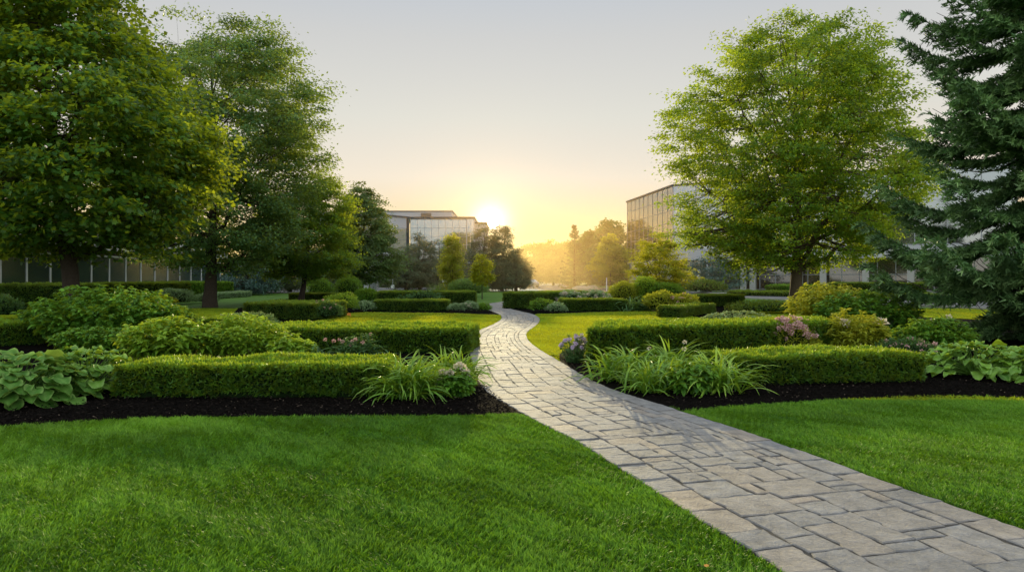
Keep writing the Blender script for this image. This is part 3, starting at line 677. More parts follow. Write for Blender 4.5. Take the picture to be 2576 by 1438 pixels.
def strap_plant(name, label, cat, c, n, L, W, mat='daylily', seed=1, spread=.12, group=None, stiff=.9, flowers=None, tipc=.5, sq=1.):
    global RNG
    RNG = r = np.random.default_rng(seed); mb = MB(); k = 8; u = np.linspace(0, 1, k)
    for i in range(n):
        az = r.uniform(0, 2 * PI); el = r.uniform(.75, 1.5) if r.random() < .75 else r.uniform(.35, .8)
        l = L * r.uniform(.6, 1.1); bend = r.uniform(1.1, 2.3) / stiff * .9
        an = el - bend * u ** 1.5; sg = l / (k - 1)
        x = np.r_[0, np.cumsum(np.cos(an[:-1]) * sg)]; z = np.r_[0, np.cumsum(np.sin(an[:-1]) * sg)]
        d = np.array([math.cos(az) * sq, math.sin(az), 0]); s = np.array([-math.sin(az), math.cos(az), 0]); tw = r.normal() * .5
        b = np.array([r.normal() * spread * sq, r.normal() * spread * .8, 0])
        ctr = b + d * x[:, None] + np.array([0, 0, 1.]) * np.maximum(z, .015)[:, None]
        w = W * .5 * np.interp(u, [0, .15, .6, .9, 1], [.7, 1, .9, .4, .02]) * r.uniform(.8, 1.2)
        sv = s[None] * np.cos(tw * u)[:, None] + np.array([0, 0, 1.]) * np.sin(tw * u)[:, None]
        cup = np.array([0, 0, 1.]) * (w * .45)[:, None]
        V = np.stack([ctr - sv * w[:, None] + cup, ctr, ctr + sv * w[:, None] + cup], 1).reshape(-1, 3)
        q = np.arange(k - 1)[:, None] * 3 + np.array([[0, 1]]); q = q.ravel()
        mb.add(V, np.stack([q, q + 1, q + 4, q + 3], 1), float(np.clip(r.normal(.5, .22), 0, 1)), np.repeat(np.clip(u * tipc * r.uniform(.3, 1.3), 0, 1), 3), 0, True)
    if not flowers:
        ob = mb.build(name, M[mat]); ob.location = (float(c[0]), float(c[1]), 0.); return tag(ob, label, cat, group)
    root = empty(name, (c[0], c[1], 0), label, cat, group); mb.build('foliage', M[mat], root)
    fm, cnt, size, pet = flowers
    for q in range(cnt):
        a = r.uniform(0, 6.28); rr = L * r.uniform(.15, .55); p = np.array([math.cos(a) * rr, -abs(math.sin(a)) * rr * .8, L * r.uniform(.55, .8)])
        fb = flower_head(root, p, size * r.uniform(.8, 1.2), fm, pet, r)
        st = MB(); tube(st, bez(np.array([p[0] * .2, p[1] * .2, .0]), np.array([p[0] * .6, p[1] * .6, p[2] * .7]), p, 5), .004, 4); st.build('flower_stem', M[mat], root)
    return root

def leafy_stems(name, label, cat, c, rx, ry, h, n, mat, L, W, seed, per=14, kind='oval', group=None, flowers=None, tip=.7, drp=.35):
    """bushy perennial of many upright stems with whorls of large leaves"""
    global RNG
    RNG = r = np.random.default_rng(seed); mb = MB(); PP, DD, NN, TT, LL = [], [], [], [], []; tops = []
    for i in range(n):
        a = r.uniform(0, 6.28); q = math.sqrt(r.random()); tx, ty = math.cos(a) * q * rx, math.sin(a) * q * ry
        hz = h * (1 - .42 * q ** 2.6) * r.uniform(.8, 1.1); b = np.array([tx * .55, ty * .55, 0]); tpt = np.array([tx, ty, hz])
        st = bez(b, np.array([tx * .75, ty * .75, hz * .6]), tpt, 6); tube(mb, st, np.linspace(.007, .003, 6), 4, rnd=.4, cap=False); tops.append(tpt)
        u = r.uniform(.25, 1, per); u[:4] = r.uniform(.9, 1, 4); p = np.stack([np.interp(u, np.linspace(0, 1, 6), st[:, k]) for k in range(3)], 1)
        az = r.uniform(0, 6.28, per); hd = np.stack([np.cos(az), np.sin(az), np.zeros(per)], 1) + .45 * np.array([math.cos(a) * q, math.sin(a) * q, 0])
        PP.append(p); DD.append(hd + np.array([0, 0, 1.]) * (r.uniform(.1, .9, per) * u - drp * r.uniform(.6, 1.5, per))[:, None]); NN.append(np.array([[0, 0, .85]]) + hd * r.uniform(.2, .9, (per, 1)) + r.normal(size=(per, 3)) * .25)
        TT.append(np.clip((u - .8) * 5 * r.random(per), 0, 1) * tip); LL.append(np.interp(u, [.2, .8, 1], [1.05, 1., .65]))
    P, D, Nn, T_, Lk = map(np.concatenate, (PP, DD, NN, TT, LL)); m = len(P)
    leaves(mb, P, D, Nn, L * Lk * r.uniform(.7, 1.25, m), W * Lk * r.uniform(.8, 1.2, m), kind, rnd=np.clip(r.normal(.5, .25, m), 0, 1), tone=T_, wscale=1.4)
    if flowers is None:
        ob = mb.build(name, M[mat]); ob.location = (float(c[0]), float(c[1]), 0.); return tag(ob, label, cat, group)
    root = empty(name, (c[0], c[1], 0), label, cat, group); mb.build('foliage', M[mat], root); fm, cnt, size, pet = flowers
    idx = r.choice(len(tops), min(cnt, len(tops)), replace=False)
    for q in idx: flower_head(root, tops[q] + np.array([0, 0, .03]), size * r.uniform(.75, 1.2), fm, pet, r)
    return root

# ------------------------------------------------------------------ hedges
def hedge_px(label, a, b, depth, h, **k):
    return hedge(label, G(*a)[:2], G(*b)[:2], depth, h, **k)
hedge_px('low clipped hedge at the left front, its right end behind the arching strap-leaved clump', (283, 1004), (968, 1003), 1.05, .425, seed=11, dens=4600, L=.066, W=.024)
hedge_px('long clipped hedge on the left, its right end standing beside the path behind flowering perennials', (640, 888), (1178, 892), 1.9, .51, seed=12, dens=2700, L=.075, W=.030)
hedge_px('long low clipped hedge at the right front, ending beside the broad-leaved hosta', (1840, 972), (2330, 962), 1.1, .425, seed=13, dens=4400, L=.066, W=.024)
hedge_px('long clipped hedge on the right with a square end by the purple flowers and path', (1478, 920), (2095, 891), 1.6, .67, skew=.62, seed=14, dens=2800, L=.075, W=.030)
hedge_px('short dark clipped hedge in the left middle bed, its square end beside the pinkish spirea', (612, 803), (790, 806), 2.6, .62, seed=15, dens=1500, L=.09, W=.034, mat='hedge_far', rag=.04)
hedge_px('low clipped hedge left of the winding path, behind the round left lawn', (938, 783), (1128, 783), 1.1, .52, seed=16, dens=1700, L=.085, W=.030, mat='hedge_far')
hedge_px('taller clipped hedge left of the path, standing just behind the low one', (950, 770), (1197, 769), 1.6, .80, seed=17, dens=1300, L=.10, W=.034, mat='hedge_far')
hedge_px('dark clipped hedge below the young maple with the slim trunk', (725, 759), (832, 760), 1.6, .55, seed=18, dens=1200, L=.10, W=.036, mat='hedge_far')
hedge_px('low clipped hedge right of the path, at the far edge of the right lawn', (1418, 783), (1580, 782), 1.1, .56, seed=19, dens=1700, L=.085, W=.030, mat='hedge_far')
hedge_px('taller clipped hedge right of the path bend, its left end facing the path', (1326, 778), (1480, 766), 1.5, .82, seed=20, dens=1400, L=.09, W=.032, mat='hedge_far')
hedge_px('thin clipped hedge behind the white hydrangea mounds in the right middle bed', (1470, 762), (1620, 760), 1.0, .62, seed=21, dens=1100, L=.10, W=.034, mat='hedge_far')
hedge_px('clipped hedge at the far right of the middle bed, near the road', (1715, 773), (1874, 770), 1.8, .62, seed=22, dens=1200, L=.10, W=.034, mat='hedge_far')
hedge_px('low bright clipped hedge in front of the road-side hedge in the right middle bed', (1712, 800), (1800, 788), 1.0, .42, seed=23, dens=2000, L=.08, W=.03, mat='hedge_far')
hedge_px('tall dark hedge at the left edge, in front of the low glazed building', (-560, 800), (262, 779), 1.6, 1.28, seed=24, dens=900, L=.10, W=.04, mat='hedge_far', rag=.07)
hedge_px('tall clipped hedge in front of the glazed low building, right of the dark drooping branches', (272, 768), (480, 759), 1.5, 1.30, seed=25, dens=900, L=.10, W=.04, mat='hedge_far', rag=.05)
hedge_px('bright yellow-green clipped hedge behind the trunk of the big left maple', (484, 752), (588, 748), 2.0, 1.25, seed=26, dens=900, L=.11, W=.045, mat='shrub', rag=.06)
hedge_px('low dark hedge at the left edge, behind the hostas', (-320, 884), (104, 868), 1.4, .52, seed=27, dens=2600, L=.075, W=.028)
hedge_px('clipped hedge piece at the back of the left bed, below the white-edged plants', (500, 843), (652, 838), 1.6, .42, seed=28, dens=2600, L=.07, W=.026)
hedge_px('long dark hedge in front of the ground floor windows, right of the right maple trunk', (2092, 744), (2330, 746), 1.8, 1.15, seed=29, dens=700, L=.13, W=.05, mat='hedge_far', rag=.06)
hedge_px('low leafy hedge bank beyond the road, behind the trunk of the right maple', (1925, 740), (2088, 743), 1.6, .85, seed=30, dens=800, L=.14, W=.06, mat='shrub', rag=.09)
hedge_px('broad low ground cover bank beyond the road on the right', (1830, 743), (2330, 753), 2.6, .35, seed=31, dens=420, L=.14, W=.06, mat='hedge_far', rag=.10)
hedge_px('long low hedge across the road in front of the dark pines', (1000, 724), (1120, 724), 4., 1.0, seed=32, dens=120, L=.30, W=.12, mat='hedge_far', rag=.12)
hedge_px('short dark hedge across the road, left of the sign pole', (958, 724), (992, 724), 4., .95, seed=33, dens=120, L=.30, W=.12, mat='hedge_far', rag=.10)

# ------------------------------------------------------------------ plants of the left bed
hosta('hosta', 'large blue-green hosta at the left edge of the photo, in the front bed', 'hosta', G(40, 1010), 1.0, 150, .30, .25, 'hosta_blue', 41, .75, 1.25, 'hostas in the beds', hh=.56)
hosta('hosta', 'yellow-green hosta beside the left end of the front left hedge', 'hosta', G(222, 988), .78, 120, .25, .19, 'hosta', 42, .85, 1.15, 'hostas in the beds', hh=.58)
leafy_stems('leafy_shrub', 'large dark green shrub of oval leaves in the left bed, above the hostas', 'shrub', G(270, 868), 2.0, 1.3, 1.36, 260, 'shrub', .19, .12, 43, per=16, tip=.35)
leafy_stems('perennial_clump', 'bright green leafy perennial clump behind the left part of the front left hedge', 'perennial', G(425, 912), .95, .70, .84, 130, 'lime', .18, .10, 44, per=14, tip=.25, group='leafy perennials in the beds')
leafy_stems('perennial_clump', 'yellow-green leafy perennial mound behind the middle of the front left hedge', 'perennial', G(612, 905), .88, .7, .86, 140, 'lime', .15, .07, 45, per=15, tip=.55, group='leafy perennials in the beds')
leafy_stems('perennial_clump', 'low lime perennial with broad pointed leaves, between the yellow mound and the flowering clump', 'perennial', G(735, 912), .42, .4, .50, 45, 'lime', .20, .08, 46, per=10, tip=.2, group='leafy perennials in the beds')
leafy_stems('perennial_clump', 'low mid-green leafy plants filling the gap between the hostas and the big oval-leaved shrub', 'perennial', G(235, 893), .95, .5, .58, 110, 'shrub', .15, .085, 143, per=13, tip=.3, group='leafy perennials in the beds')
leafy_stems('perennial_clump', 'upright leafy perennial between the big oval-leaved shrub and the bright green clump', 'perennial', G(392, 868), .75, .6, .95, 110, 'shrub', .16, .085, 144, per=14, tip=.5, group='leafy perennials in the beds')
strap_plant('lily_plant', 'dark strap-leaved plant with a few pale pink flowers behind the front left hedge', 'perennial', G(850, 915), 90, .62, .035, 'dark_plant', 47, .28, flowers=('pink', 4, .055, 34), sq=1.5)
leafy_stems('flowering_perennial', 'dark leafy perennial with pink blooms, left of the arching grass clump', 'perennial', G(905, 912), .42, .35, .52, 55, 'dark_plant', .13, .045, 48, per=12, flowers=('pink', 7, .05, 30))
strap_plant('daylily', 'big arching strap-leaved clump in front of the right end of the front left hedge', 'daylily', G(1030, 1000), 420, .76, .030, 'daylily', 49, .13, 'daylily clumps in the beds', sq=1.05)
strap_plant('daylily', 'arching strap-leaved clump beside the path, behind the pale pink sedum', 'daylily', G(1140, 962), 300, .68, .026, 'daylily', 50, .13, 'daylily clumps in the beds', sq=1.15)
leafy_stems('sedum', 'round green sedum with pale pink flower heads at the left path edge', 'sedum', G(1148, 999), .26, .24, .38, 75, 'shrub', .085, .065, 51, per=13, tip=.3, flowers=('cream', 11, .075, 46))
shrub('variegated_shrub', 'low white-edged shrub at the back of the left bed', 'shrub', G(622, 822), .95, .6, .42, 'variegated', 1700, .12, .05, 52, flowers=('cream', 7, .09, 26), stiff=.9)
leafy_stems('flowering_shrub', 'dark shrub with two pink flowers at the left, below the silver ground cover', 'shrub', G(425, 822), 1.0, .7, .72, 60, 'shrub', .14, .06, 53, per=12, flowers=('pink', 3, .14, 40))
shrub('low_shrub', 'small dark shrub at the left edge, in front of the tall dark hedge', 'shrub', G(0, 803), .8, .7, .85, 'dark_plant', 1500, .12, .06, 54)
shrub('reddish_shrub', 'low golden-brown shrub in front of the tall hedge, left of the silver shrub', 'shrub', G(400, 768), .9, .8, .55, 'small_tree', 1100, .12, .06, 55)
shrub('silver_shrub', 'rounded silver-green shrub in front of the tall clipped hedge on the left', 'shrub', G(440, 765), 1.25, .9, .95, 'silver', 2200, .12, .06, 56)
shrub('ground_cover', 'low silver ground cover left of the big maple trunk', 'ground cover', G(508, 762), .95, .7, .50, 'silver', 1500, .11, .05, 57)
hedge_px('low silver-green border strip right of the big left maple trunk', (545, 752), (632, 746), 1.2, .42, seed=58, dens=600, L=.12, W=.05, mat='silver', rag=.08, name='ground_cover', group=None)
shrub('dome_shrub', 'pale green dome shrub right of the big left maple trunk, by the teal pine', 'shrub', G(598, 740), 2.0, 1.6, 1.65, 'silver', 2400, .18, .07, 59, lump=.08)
# ------------------------------------------------------------------ left middle bed
BS = 'ball-clipped shrubs near the path'
shrub('ball_shrub', 'rounded shrub beside the slim maple trunk, left one of the pair', 'shrub', G(806, 752), 1.05, 1.0, 1.65, 'shrub', 3200, .12, .045, 61, lump=.10, group=BS)
shrub('ball_shrub', 'large rounded shrub right of the slim maple trunk, above the bright mounded shrub', 'shrub', G(876, 756), 1.05, 1.0, 1.85, 'shrub', 3600, .12, .04, 62, lump=.08, group=BS)
shrub('mounded_shrub', 'bright green mounded shrub with fine leaves in the left middle bed', 'shrub', G(858, 784), .82, .75, .82, 'lime', 3600, .10, .028, 63, lump=.14)
shrub('leafy_shrub', 'small bushy shrub left of the clipped hedge pair, above the lime mound', 'shrub', G(920, 765), .85, .8, .95, 'shrub', 1800, .15, .07, 64)
shrub('pale_perennial', 'pale green low plant touching the left end of a low clipped hedge', 'perennial', G(918, 783), .55, .45, .48, 'silver', 1000, .12, .05, 65)
shrub('spirea', 'pinkish grey spirea bush beside the square hedge end in the left middle bed', 'shrub', G(818, 803), .68, .6, .72, 'dark_plant', 1400, .09, .035, 66, flowers=('pink', 16, .08, 22), stiff=.9)
for i, (px, py, rx, h, lb, fl) in enumerate([(1147, 784, .40, .40, 'small round pale mound, left of three at the end of the low clipped hedge', None),
                                             (1182, 784, .42, .46, 'small mound with white flowers, in the middle of three beside the path', ('cream', 5, .08, 22)),
                                             (1214, 783, .36, .36, 'small green mound nearest the path, by the mulch tip of the left middle bed', None)]):
    shrub('mound_plant', lb, 'perennial', G(px, py), rx, rx * .9, h, 'silver' if i < 2 else 'shrub', 900, .09, .04, 67 + i, flowers=fl, group='small mounds by the path')
shrub('garden_lily', 'leafy plants between the two clipped hedges left of the path', 'perennial', G(1060, 772), 1.1, .5, .85, 'dark_plant', 900, .2, .04, 72, lump=.3, stiff=.9)
# small orange bloom at the bed edge
ob = empty('orange_flower', G(878, 806), 'single small orange flower at the edge of the left middle bed', 'flower')
fs = MB(); tube(fs, [[0, 0, 0], [.01, 0, .1], [0, 0, .2]], .006, 5); fs.build('flower_stem', M['daylily'], ob); flower_head(ob, np.array([0, 0, .22]), .12, 'orange', 30, RNG)
strap_plant('ornamental_grass', 'pale tuft of ornamental grass at the foot of the columnar tree', 'ornamental grass', G(1123, 740), 520, 1.7, .030, 'grass_tuft', 73, .55, stiff=1.1, sq=1.2)
shrub('ornamental_grass', 'broad dark mound of ornamental grass between the columnar tree and the young tree', 'ornamental grass', G(1177, 746), 1.75, 1.2, 1.5, 'grass_tuft', 4200, .34, .03, 74, lump=.07, upb=.9)

# ------------------------------------------------------------------ right beds
shrub('mound_plant', 'round green mound in front of the taller hedge end, right of the path bend', 'perennial', G(1362, 785), .62, .55, .58, 'shrub', 1300, .10, .035, 81, group='small mounds by the path')
shrub('mound_plant', 'flowering pale mound at the left end of the low right hedge', 'perennial', G(1397, 786), .48, .45, .42, 'silver', 900, .10, .045, 82, flowers=('cream', 5, .07, 22), group='small mounds by the path')
shrub('low_shrub', 'tiny dark shrub at the path edge, left of the taller right hedge', 'shrub', G(1322, 776), .32, .3, .42, 'dark_plant', 500, .09, .04, 83)
shrub('hydrangea', 'row of pale hydrangea heads between the two clipped hedges on the right', 'hydrangea', G(1440, 772), 1.0, .45, .86, 'silver', 900, .13, .06, 84, flowers=('cream', 12, .17, 34))
shrub('hydrangea', 'pale flowering hydrangea nearer the ball shrubs, behind the low right hedge', 'hydrangea', G(1500, 772), .9, .45, .88, 'silver', 900, .13, .06, 85, flowers=('cream', 10, .16, 34))
shrub('ball_shrub', 'yellow-green ball shrub left of three in the right middle bed', 'shrub', G(1572, 763), 1.05, 1.0, 1.35, 'gold', 3000, .13, .05, 86, lump=.12, group=BS)
shrub('ball_shrub', 'pointed yellow-green shrub, middle of three in front of the many-stemmed small tree', 'shrub', G(1624, 763), .95, .9, 1.65, 'lime', 3200, .13, .05, 87, lump=.12, group=BS)
shrub('ball_shrub', 'dark rounded shrub, right of three in the right middle bed', 'shrub', G(1680, 764), 1.15, 1.0, 1.35, 'shrub', 3000, .13, .05, 88, lump=.12, group=BS)
strap_plant('feathery_plant', 'feathery dark green arching plant beside the right end of the low right hedge', 'perennial', G(1607, 782), 170, 1.05, .06, 'dark_plant', 89, .35, sq=1.2)
shrub('golden_shrub', 'golden leafy shrub below the dark rounded shrub in the right middle bed', 'shrub', G(1660, 783), .80, .7, .95, 'gold', 1900, .13, .06, 90, lump=.2)
shrub('golden_shrub', 'golden shrub with pinkish plumes right of the other golden shrub', 'shrub', G(1722, 784), .70, .6, .88, 'gold', 1500, .12, .05, 91, lump=.2, flowers=('pink', 9, .13, 26))
shrub('spirea', 'small pale pink flowering plant in the mulch of the right middle bed', 'shrub', G(1706, 797), .34, .3, .40, 'dark_plant', 500, .09, .04, 92, flowers=('pink', 14, .12, 26))
hosta('hosta', 'large cream-edged hosta clump behind the long right hedge', 'hosta', G(1858, 815), 1.0, 130, .30, .15, 'variegated', 93, 1.0, 1.9, 'hostas in the beds', hh=.42)
shrub('low_shrub', 'low green ground cover at the foot of the right maple', 'shrub', G(1940, 788), 1.9, 1.0, .55, 'hedge_far', 2200, .12, .05, 94)
hosta('hosta', 'small hosta between the right maple trunk and the long right hedge', 'hosta', G(2035, 815), .5, 30, .26, .16, 'hosta', 95, .3, 1.2, 'hostas in the beds', hh=.42)
leafy_stems('leafy_shrub', 'tall yellow-green shrub behind the long right hedge, beside the maple trunk', 'shrub', G(2085, 838), 1.3, .9, 1.42, 200, 'gold', .19, .085, 96, per=17, tip=.6)
leafy_stems('leafy_shrub', 'large dark green shrub between the yellow-green shrub and the spruce', 'shrub', G(2180, 848), 1.5, 1.0, 1.22, 210, 'shrub', .19, .085, 97, per=16, tip=.3)
leafy_stems('perennial_clump', 'lime perennial with a pale plume, behind the right front hedge', 'perennial', G(2140, 890), .72, .6, .88, 120, 'gold', .17, .06, 98, per=15, tip=.5, flowers=('cream', 3, .17, 34), group='leafy perennials in the beds')
shrub('spirea', 'pink flowering spirea mound behind the middle of the right front hedge', 'shrub', G(1985, 893), .62, .5, .80, 'gold', 2300, .075, .025, 99, flowers=('pink', 80, .085, 20), stiff=1.1)
strap_plant('lily_plant', 'dark lily with long leaves in front of the long right hedge, left one', 'perennial', G(1800, 893), 110, .66, .045, 'dark_plant', 100, .25, sq=1.2)
leafy_stems('flowering_perennial', 'dark leafy perennial with pale pink buds, left of the pink spirea', 'perennial', G(1880, 892), .62, .45, .48, 80, 'dark_plant', .13, .045, 101, per=12, flowers=('pink', 5, .07, 30))
DL = 'daylily clumps in the beds'
strap_plant('daylily', 'arching strap-leaved clump below the square end of the long right hedge', 'daylily', G(1580, 958), 210, .74, .032, 'daylily', 102, .16, DL, sq=1.1)
strap_plant('daylily', 'strap-leaved clump with yellow tips, in the middle of the right front bed', 'daylily', G(1690, 950), 210, .80, .032, 'daylily', 103, .18, DL, tipc=.9, sq=1.1, flowers=('cream', 3, .06, 26))
strap_plant('daylily', 'strap-leaved clump overlapping the left end of the right front hedge', 'daylily', G(1808, 985), 230, .76, .032, 'daylily', 104, .14, DL, tipc=.9, sq=1.1)
strap_plant('daylily', 'low strap-leaved clump nearest the path in the right front bed', 'daylily', G(1640, 985), 180, .64, .030, 'daylily', 105, .14, DL)
leafy_stems('broad_leaf_plant', 'broad-leaved plant spilling over the mulch between two strap-leaved clumps on the right', 'perennial', G(1738, 990), .34, .28, .46, 42, 'shrub', .15, .085, 106, per=11, tip=.5, drp=.65)
leafy_stems('aster', 'purple flowering aster at the square left end of the long right hedge', 'aster', G(1447, 912), .30, .30, .52, 60, 'dark_plant', .07, .025, 107, per=10, flowers=('purple', 34, .055, 34))
leafy_stems('perennial_clump', 'green leafy perennial with a white bloom, in front of the spruce', 'perennial', G(2345, 888), .90, .6, .74, 130, 'shrub', .18, .07, 108, per=14, tip=.4, flowers=('cream', 2, .1, 30), group='leafy perennials in the beds')
shrub('heather', 'low rosy pink flowering plants behind the right end of the right front hedge', 'perennial', G(2275, 905), .60, .35, .38, 'dark_plant', 1200, .08, .025, 109, flowers=('pink', 30, .06, 18), stiff=1.1)
hosta('hosta', 'big green hosta with pale leaf edges at the right end of the right front hedge', 'hosta', G(2455, 945), .95, 150, .25, .17, 'hosta', 110, 1.0, 1.35, 'hostas in the beds', hh=.50)
hosta('hosta', 'pale-edged hosta at the right edge of the photo, beside the spruce', 'hosta', G(2620, 955), .90, 120, .25, .17, 'hosta', 111, 1.0, 1.2, 'hostas in the beds', hh=.50)
shrub('dome_shrub', 'low dark dome hedge beyond the road, left of the white columns', 'shrub', G(1775, 737), 2.4, 1.4, 1.35, 'hedge_far', 1800, .25, .10, 112, lump=.06)
shrub('far_shrub', 'hazy shrub below the round far tree, right of the pale tree', 'shrub', G(1690, 733), 3.2, 1.6, 1.3, 'far_tree', 1200, .35, .15, 113)
shrub('far_shrub', 'hazy pale shrub left of the many-stemmed small tree, across the road', 'shrub', G(1560, 725), 3.8, 2.0, 2.3, 'far_tree', 1200, .4, .17, 114)

# ------------------------------------------------------------------ trees
MP = [.30, .72, .92, 1.0, .98, .92, .84, .74, .60, .40, .10]
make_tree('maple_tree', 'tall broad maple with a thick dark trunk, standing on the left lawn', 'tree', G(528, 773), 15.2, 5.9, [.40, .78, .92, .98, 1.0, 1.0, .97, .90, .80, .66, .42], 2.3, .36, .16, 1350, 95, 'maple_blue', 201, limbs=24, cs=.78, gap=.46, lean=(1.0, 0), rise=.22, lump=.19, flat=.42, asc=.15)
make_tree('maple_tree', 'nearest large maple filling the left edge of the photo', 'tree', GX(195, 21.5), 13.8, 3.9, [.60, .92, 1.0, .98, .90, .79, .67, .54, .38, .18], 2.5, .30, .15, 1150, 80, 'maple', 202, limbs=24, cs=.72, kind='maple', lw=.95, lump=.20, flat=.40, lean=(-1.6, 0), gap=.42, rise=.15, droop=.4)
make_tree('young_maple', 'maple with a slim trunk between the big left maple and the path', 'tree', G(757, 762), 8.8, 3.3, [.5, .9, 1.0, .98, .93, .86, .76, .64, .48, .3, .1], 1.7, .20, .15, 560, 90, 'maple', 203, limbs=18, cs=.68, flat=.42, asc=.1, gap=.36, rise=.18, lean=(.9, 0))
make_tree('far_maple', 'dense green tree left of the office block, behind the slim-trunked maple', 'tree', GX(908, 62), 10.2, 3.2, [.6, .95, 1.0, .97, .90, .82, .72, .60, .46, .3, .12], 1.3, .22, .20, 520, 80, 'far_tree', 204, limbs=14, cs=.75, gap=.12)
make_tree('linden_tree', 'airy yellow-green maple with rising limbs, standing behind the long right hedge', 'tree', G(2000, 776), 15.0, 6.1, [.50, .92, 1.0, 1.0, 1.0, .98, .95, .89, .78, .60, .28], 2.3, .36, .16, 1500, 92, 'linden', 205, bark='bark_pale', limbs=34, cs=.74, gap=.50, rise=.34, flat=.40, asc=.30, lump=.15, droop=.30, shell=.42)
make_tree('multi_stem_tree', 'small round many-stemmed tree lit yellow, in front of the right office building', 'tree', GX(1660, 50), 4.9, 2.3, [.45, .85, 1.0, 1.0, .95, .86, .74, .58, .4, .2], 1.0, .13, .11, 330, 60, 'small_tree', 206, limbs=14, cs=.38, gap=.30, stems=5, rise=.3)
make_tree('columnar_tree', 'slim columnar tree in front of the office block', 'tree', G(1138, 741), 5.9, 1.05, [.35, .7, .9, 1., 1., .95, .88, .8, .7, .55, .25], .75, .07, .16, 190, 50, 'small_tree', 207, limbs=12, cs=.38, flat=.9, gap=.1, droop=0)
make_tree('young_tree', 'small young tree with a thin trunk right of the columnar tree', 'tree', G(1213, 752), 3.5, .82, [.4, .8, 1., .95, .8, .65, .45, .2], 1.1, .045, .14, 90, 44, 'small_tree', 208, limbs=9, cs=.3, flat=.8, gap=.15, droop=0)
def pine(label, px, Y, H, R, seed, mat='pine', prof=(.5, .9, 1., .95, .85, .75, .6, .45, .25, .1), n=260, group='dark pines across the road', zb=.4, name='pine_tree', leaf=.42, per=46, cs=None, lw=.16, gap=.15):
    return make_tree(name, label, 'tree', GX(px, Y), H, R, list(prof), zb, .22, leaf, n, per, mat, seed, limbs=12, cs=cs or R * .22, flat=.35, gap=gap, lw=lw, lump=.25, group=group)
pine('dark spreading pine in front of the left part of the office block', 1022, 92, 6.4, 3.4, 210)
pine('tall dark pine with a spiky top in front of the glazed office block', 1056, 94, 8.6, 3.2, 211, prof=(.7, .95, 1., .9, .75, .6, .45, .3, .2, .05))
pine('dark round-topped pine left of the columnar tree', 1100, 96, 7.2, 3.6, 212)
pine('pine just right of the columnar tree, below the sun', 1218, 84, 8.2, 3.1, 213, n=380, gap=.0, prof=(.6, .95, 1., .93, .84, .74, .62, .5, .36, .2), group='pines below the sun')
pine('pine right of the sun, with a stepped right edge', 1262, 84, 8.1, 2.8, 214, n=380, gap=.0, prof=(.6, .95, 1., .93, .84, .72, .6, .46, .34, .2), group='pines below the sun')
pine('low spreading pine at the right end of the group below the sun', 1298, 82, 5.2, 2.2, 215, group='pines below the sun', n=210)
pine('teal spreading pine right of the big left maple trunk', 618, 66, 3.4, 3.2, 216, 'teal_pine', group=None, n=170)
pine('dark pine behind the teal pine, left of the slim-trunked maple', 668, 74, 5.2, 3.4, 217, group='dark pines behind the left lawn')
pine('dark pine behind the slim trunk of the young maple', 730, 78, 5.6, 3.8, 218, group='dark pines behind the left lawn')
pine('dark pine behind the two ball shrubs on the left', 838, 80, 5.5, 3.8, 219, group='dark pines behind the left lawn')
pine('grey-green pine behind the many-stemmed small tree, before the right office building', 1785, 78, 4.9, 3.6, 220, 'teal_pine', group=None, n=170)
make_spruce('spruce_tree', 'big blue-green spruce filling the right edge of the photo, branches down to the ground', 'tree', GX(2690, 17.5), 24.0, 5.0, 221, step=.72, nb=15, nL=.13, nW=.042, tw=.14, dens=21, droop=.33, vis=lambda A: (A[:, 1] < 1.6) & (A[:, 2] < 11.5) & (A[:, 0] < 2.0))
make_spruce('far_spruce', 'single pointed spruce rising out of the golden haze', 'tree', GX(1445, 108), 9.9, 2.6, 222, 'pine', step=.80, nb=9, nL=.30, nW=.11, tw=.45, dens=5., pw=1.0, z0=.8, up=.45)
def ftree(label, px, Y, H, R, seed, mat='far_tree', n=300, prof=None, group='hazy trees beyond the road', name='far_tree', leaf=.5, zb=1.0):
    return make_tree(name, label, 'tree', GX(px, Y), H, R, prof or [.55, .85, 1., 1., .97, .9, .8, .64, .42, .15], zb, .3, leaf, n, 60, mat, seed, limbs=12, cs=R * .24, gap=.05, group=group)
ftree('large round hazy tree left of the right office building', 1535, 112, 11.0, 4.6, 231)
ftree('hazy round tree between the far spruce and the large round tree', 1487, 114, 9.4, 3.4, 232)
make_tree('pale_tree', 'pale drooping tree with a white trunk left of the many-stemmed small tree', 'tree', GX(1535, 92), 7.6, 2.3, [.5, .8, 1., 1., .92, .8, .66, .5, .32, .12], 1.6, .12, .34, 210, 40, 'small_tree', 233, bark='bark_pale', limbs=10, cs=.6, gap=.1)
ftree('broad hazy tree at the left end of the golden treeline', 1345, 165, 10.0, 5.2, 234)
ftree('domed hazy tree in the middle of the golden treeline', 1392, 160, 10.6, 4.8, 235)
ftree('hazy tree in the golden treeline just left of the far spruce', 1428, 150, 9.6, 4.0, 236)
# distant woods that read as one mass
def woods():
    global RNG
    RNG = r = np.random.default_rng(240); mb = MB()
    for k in range(150):
        a = r.uniform(-.95, .95); Y = r.uniform(205, 260); X = Y * math.tan(a) ; R = r.uniform(4, 7); h = r.uniform(7, 11)
        if abs(X - 8) < 12: h *= .75
        n = 260; d = norm(r.normal(size=(n, 3))); d[:, 2] = np.abs(d[:, 2]); P = np.array([X, Y, 0]) + d * np.array([R, R, h]) * r.uniform(.75, 1.05, (n, 1))
        leaves(mb, P, d + r.normal(size=(n, 3)) * .5, d + r.normal(size=(n, 3)) * .5, r.uniform(.9, 1.8, n), r.uniform(.7, 1.2, n))
    tag(mb.build('woods', M['far_tree']), 'distant belt of trees along the horizon', 'woods', kind='stuff')
woods()

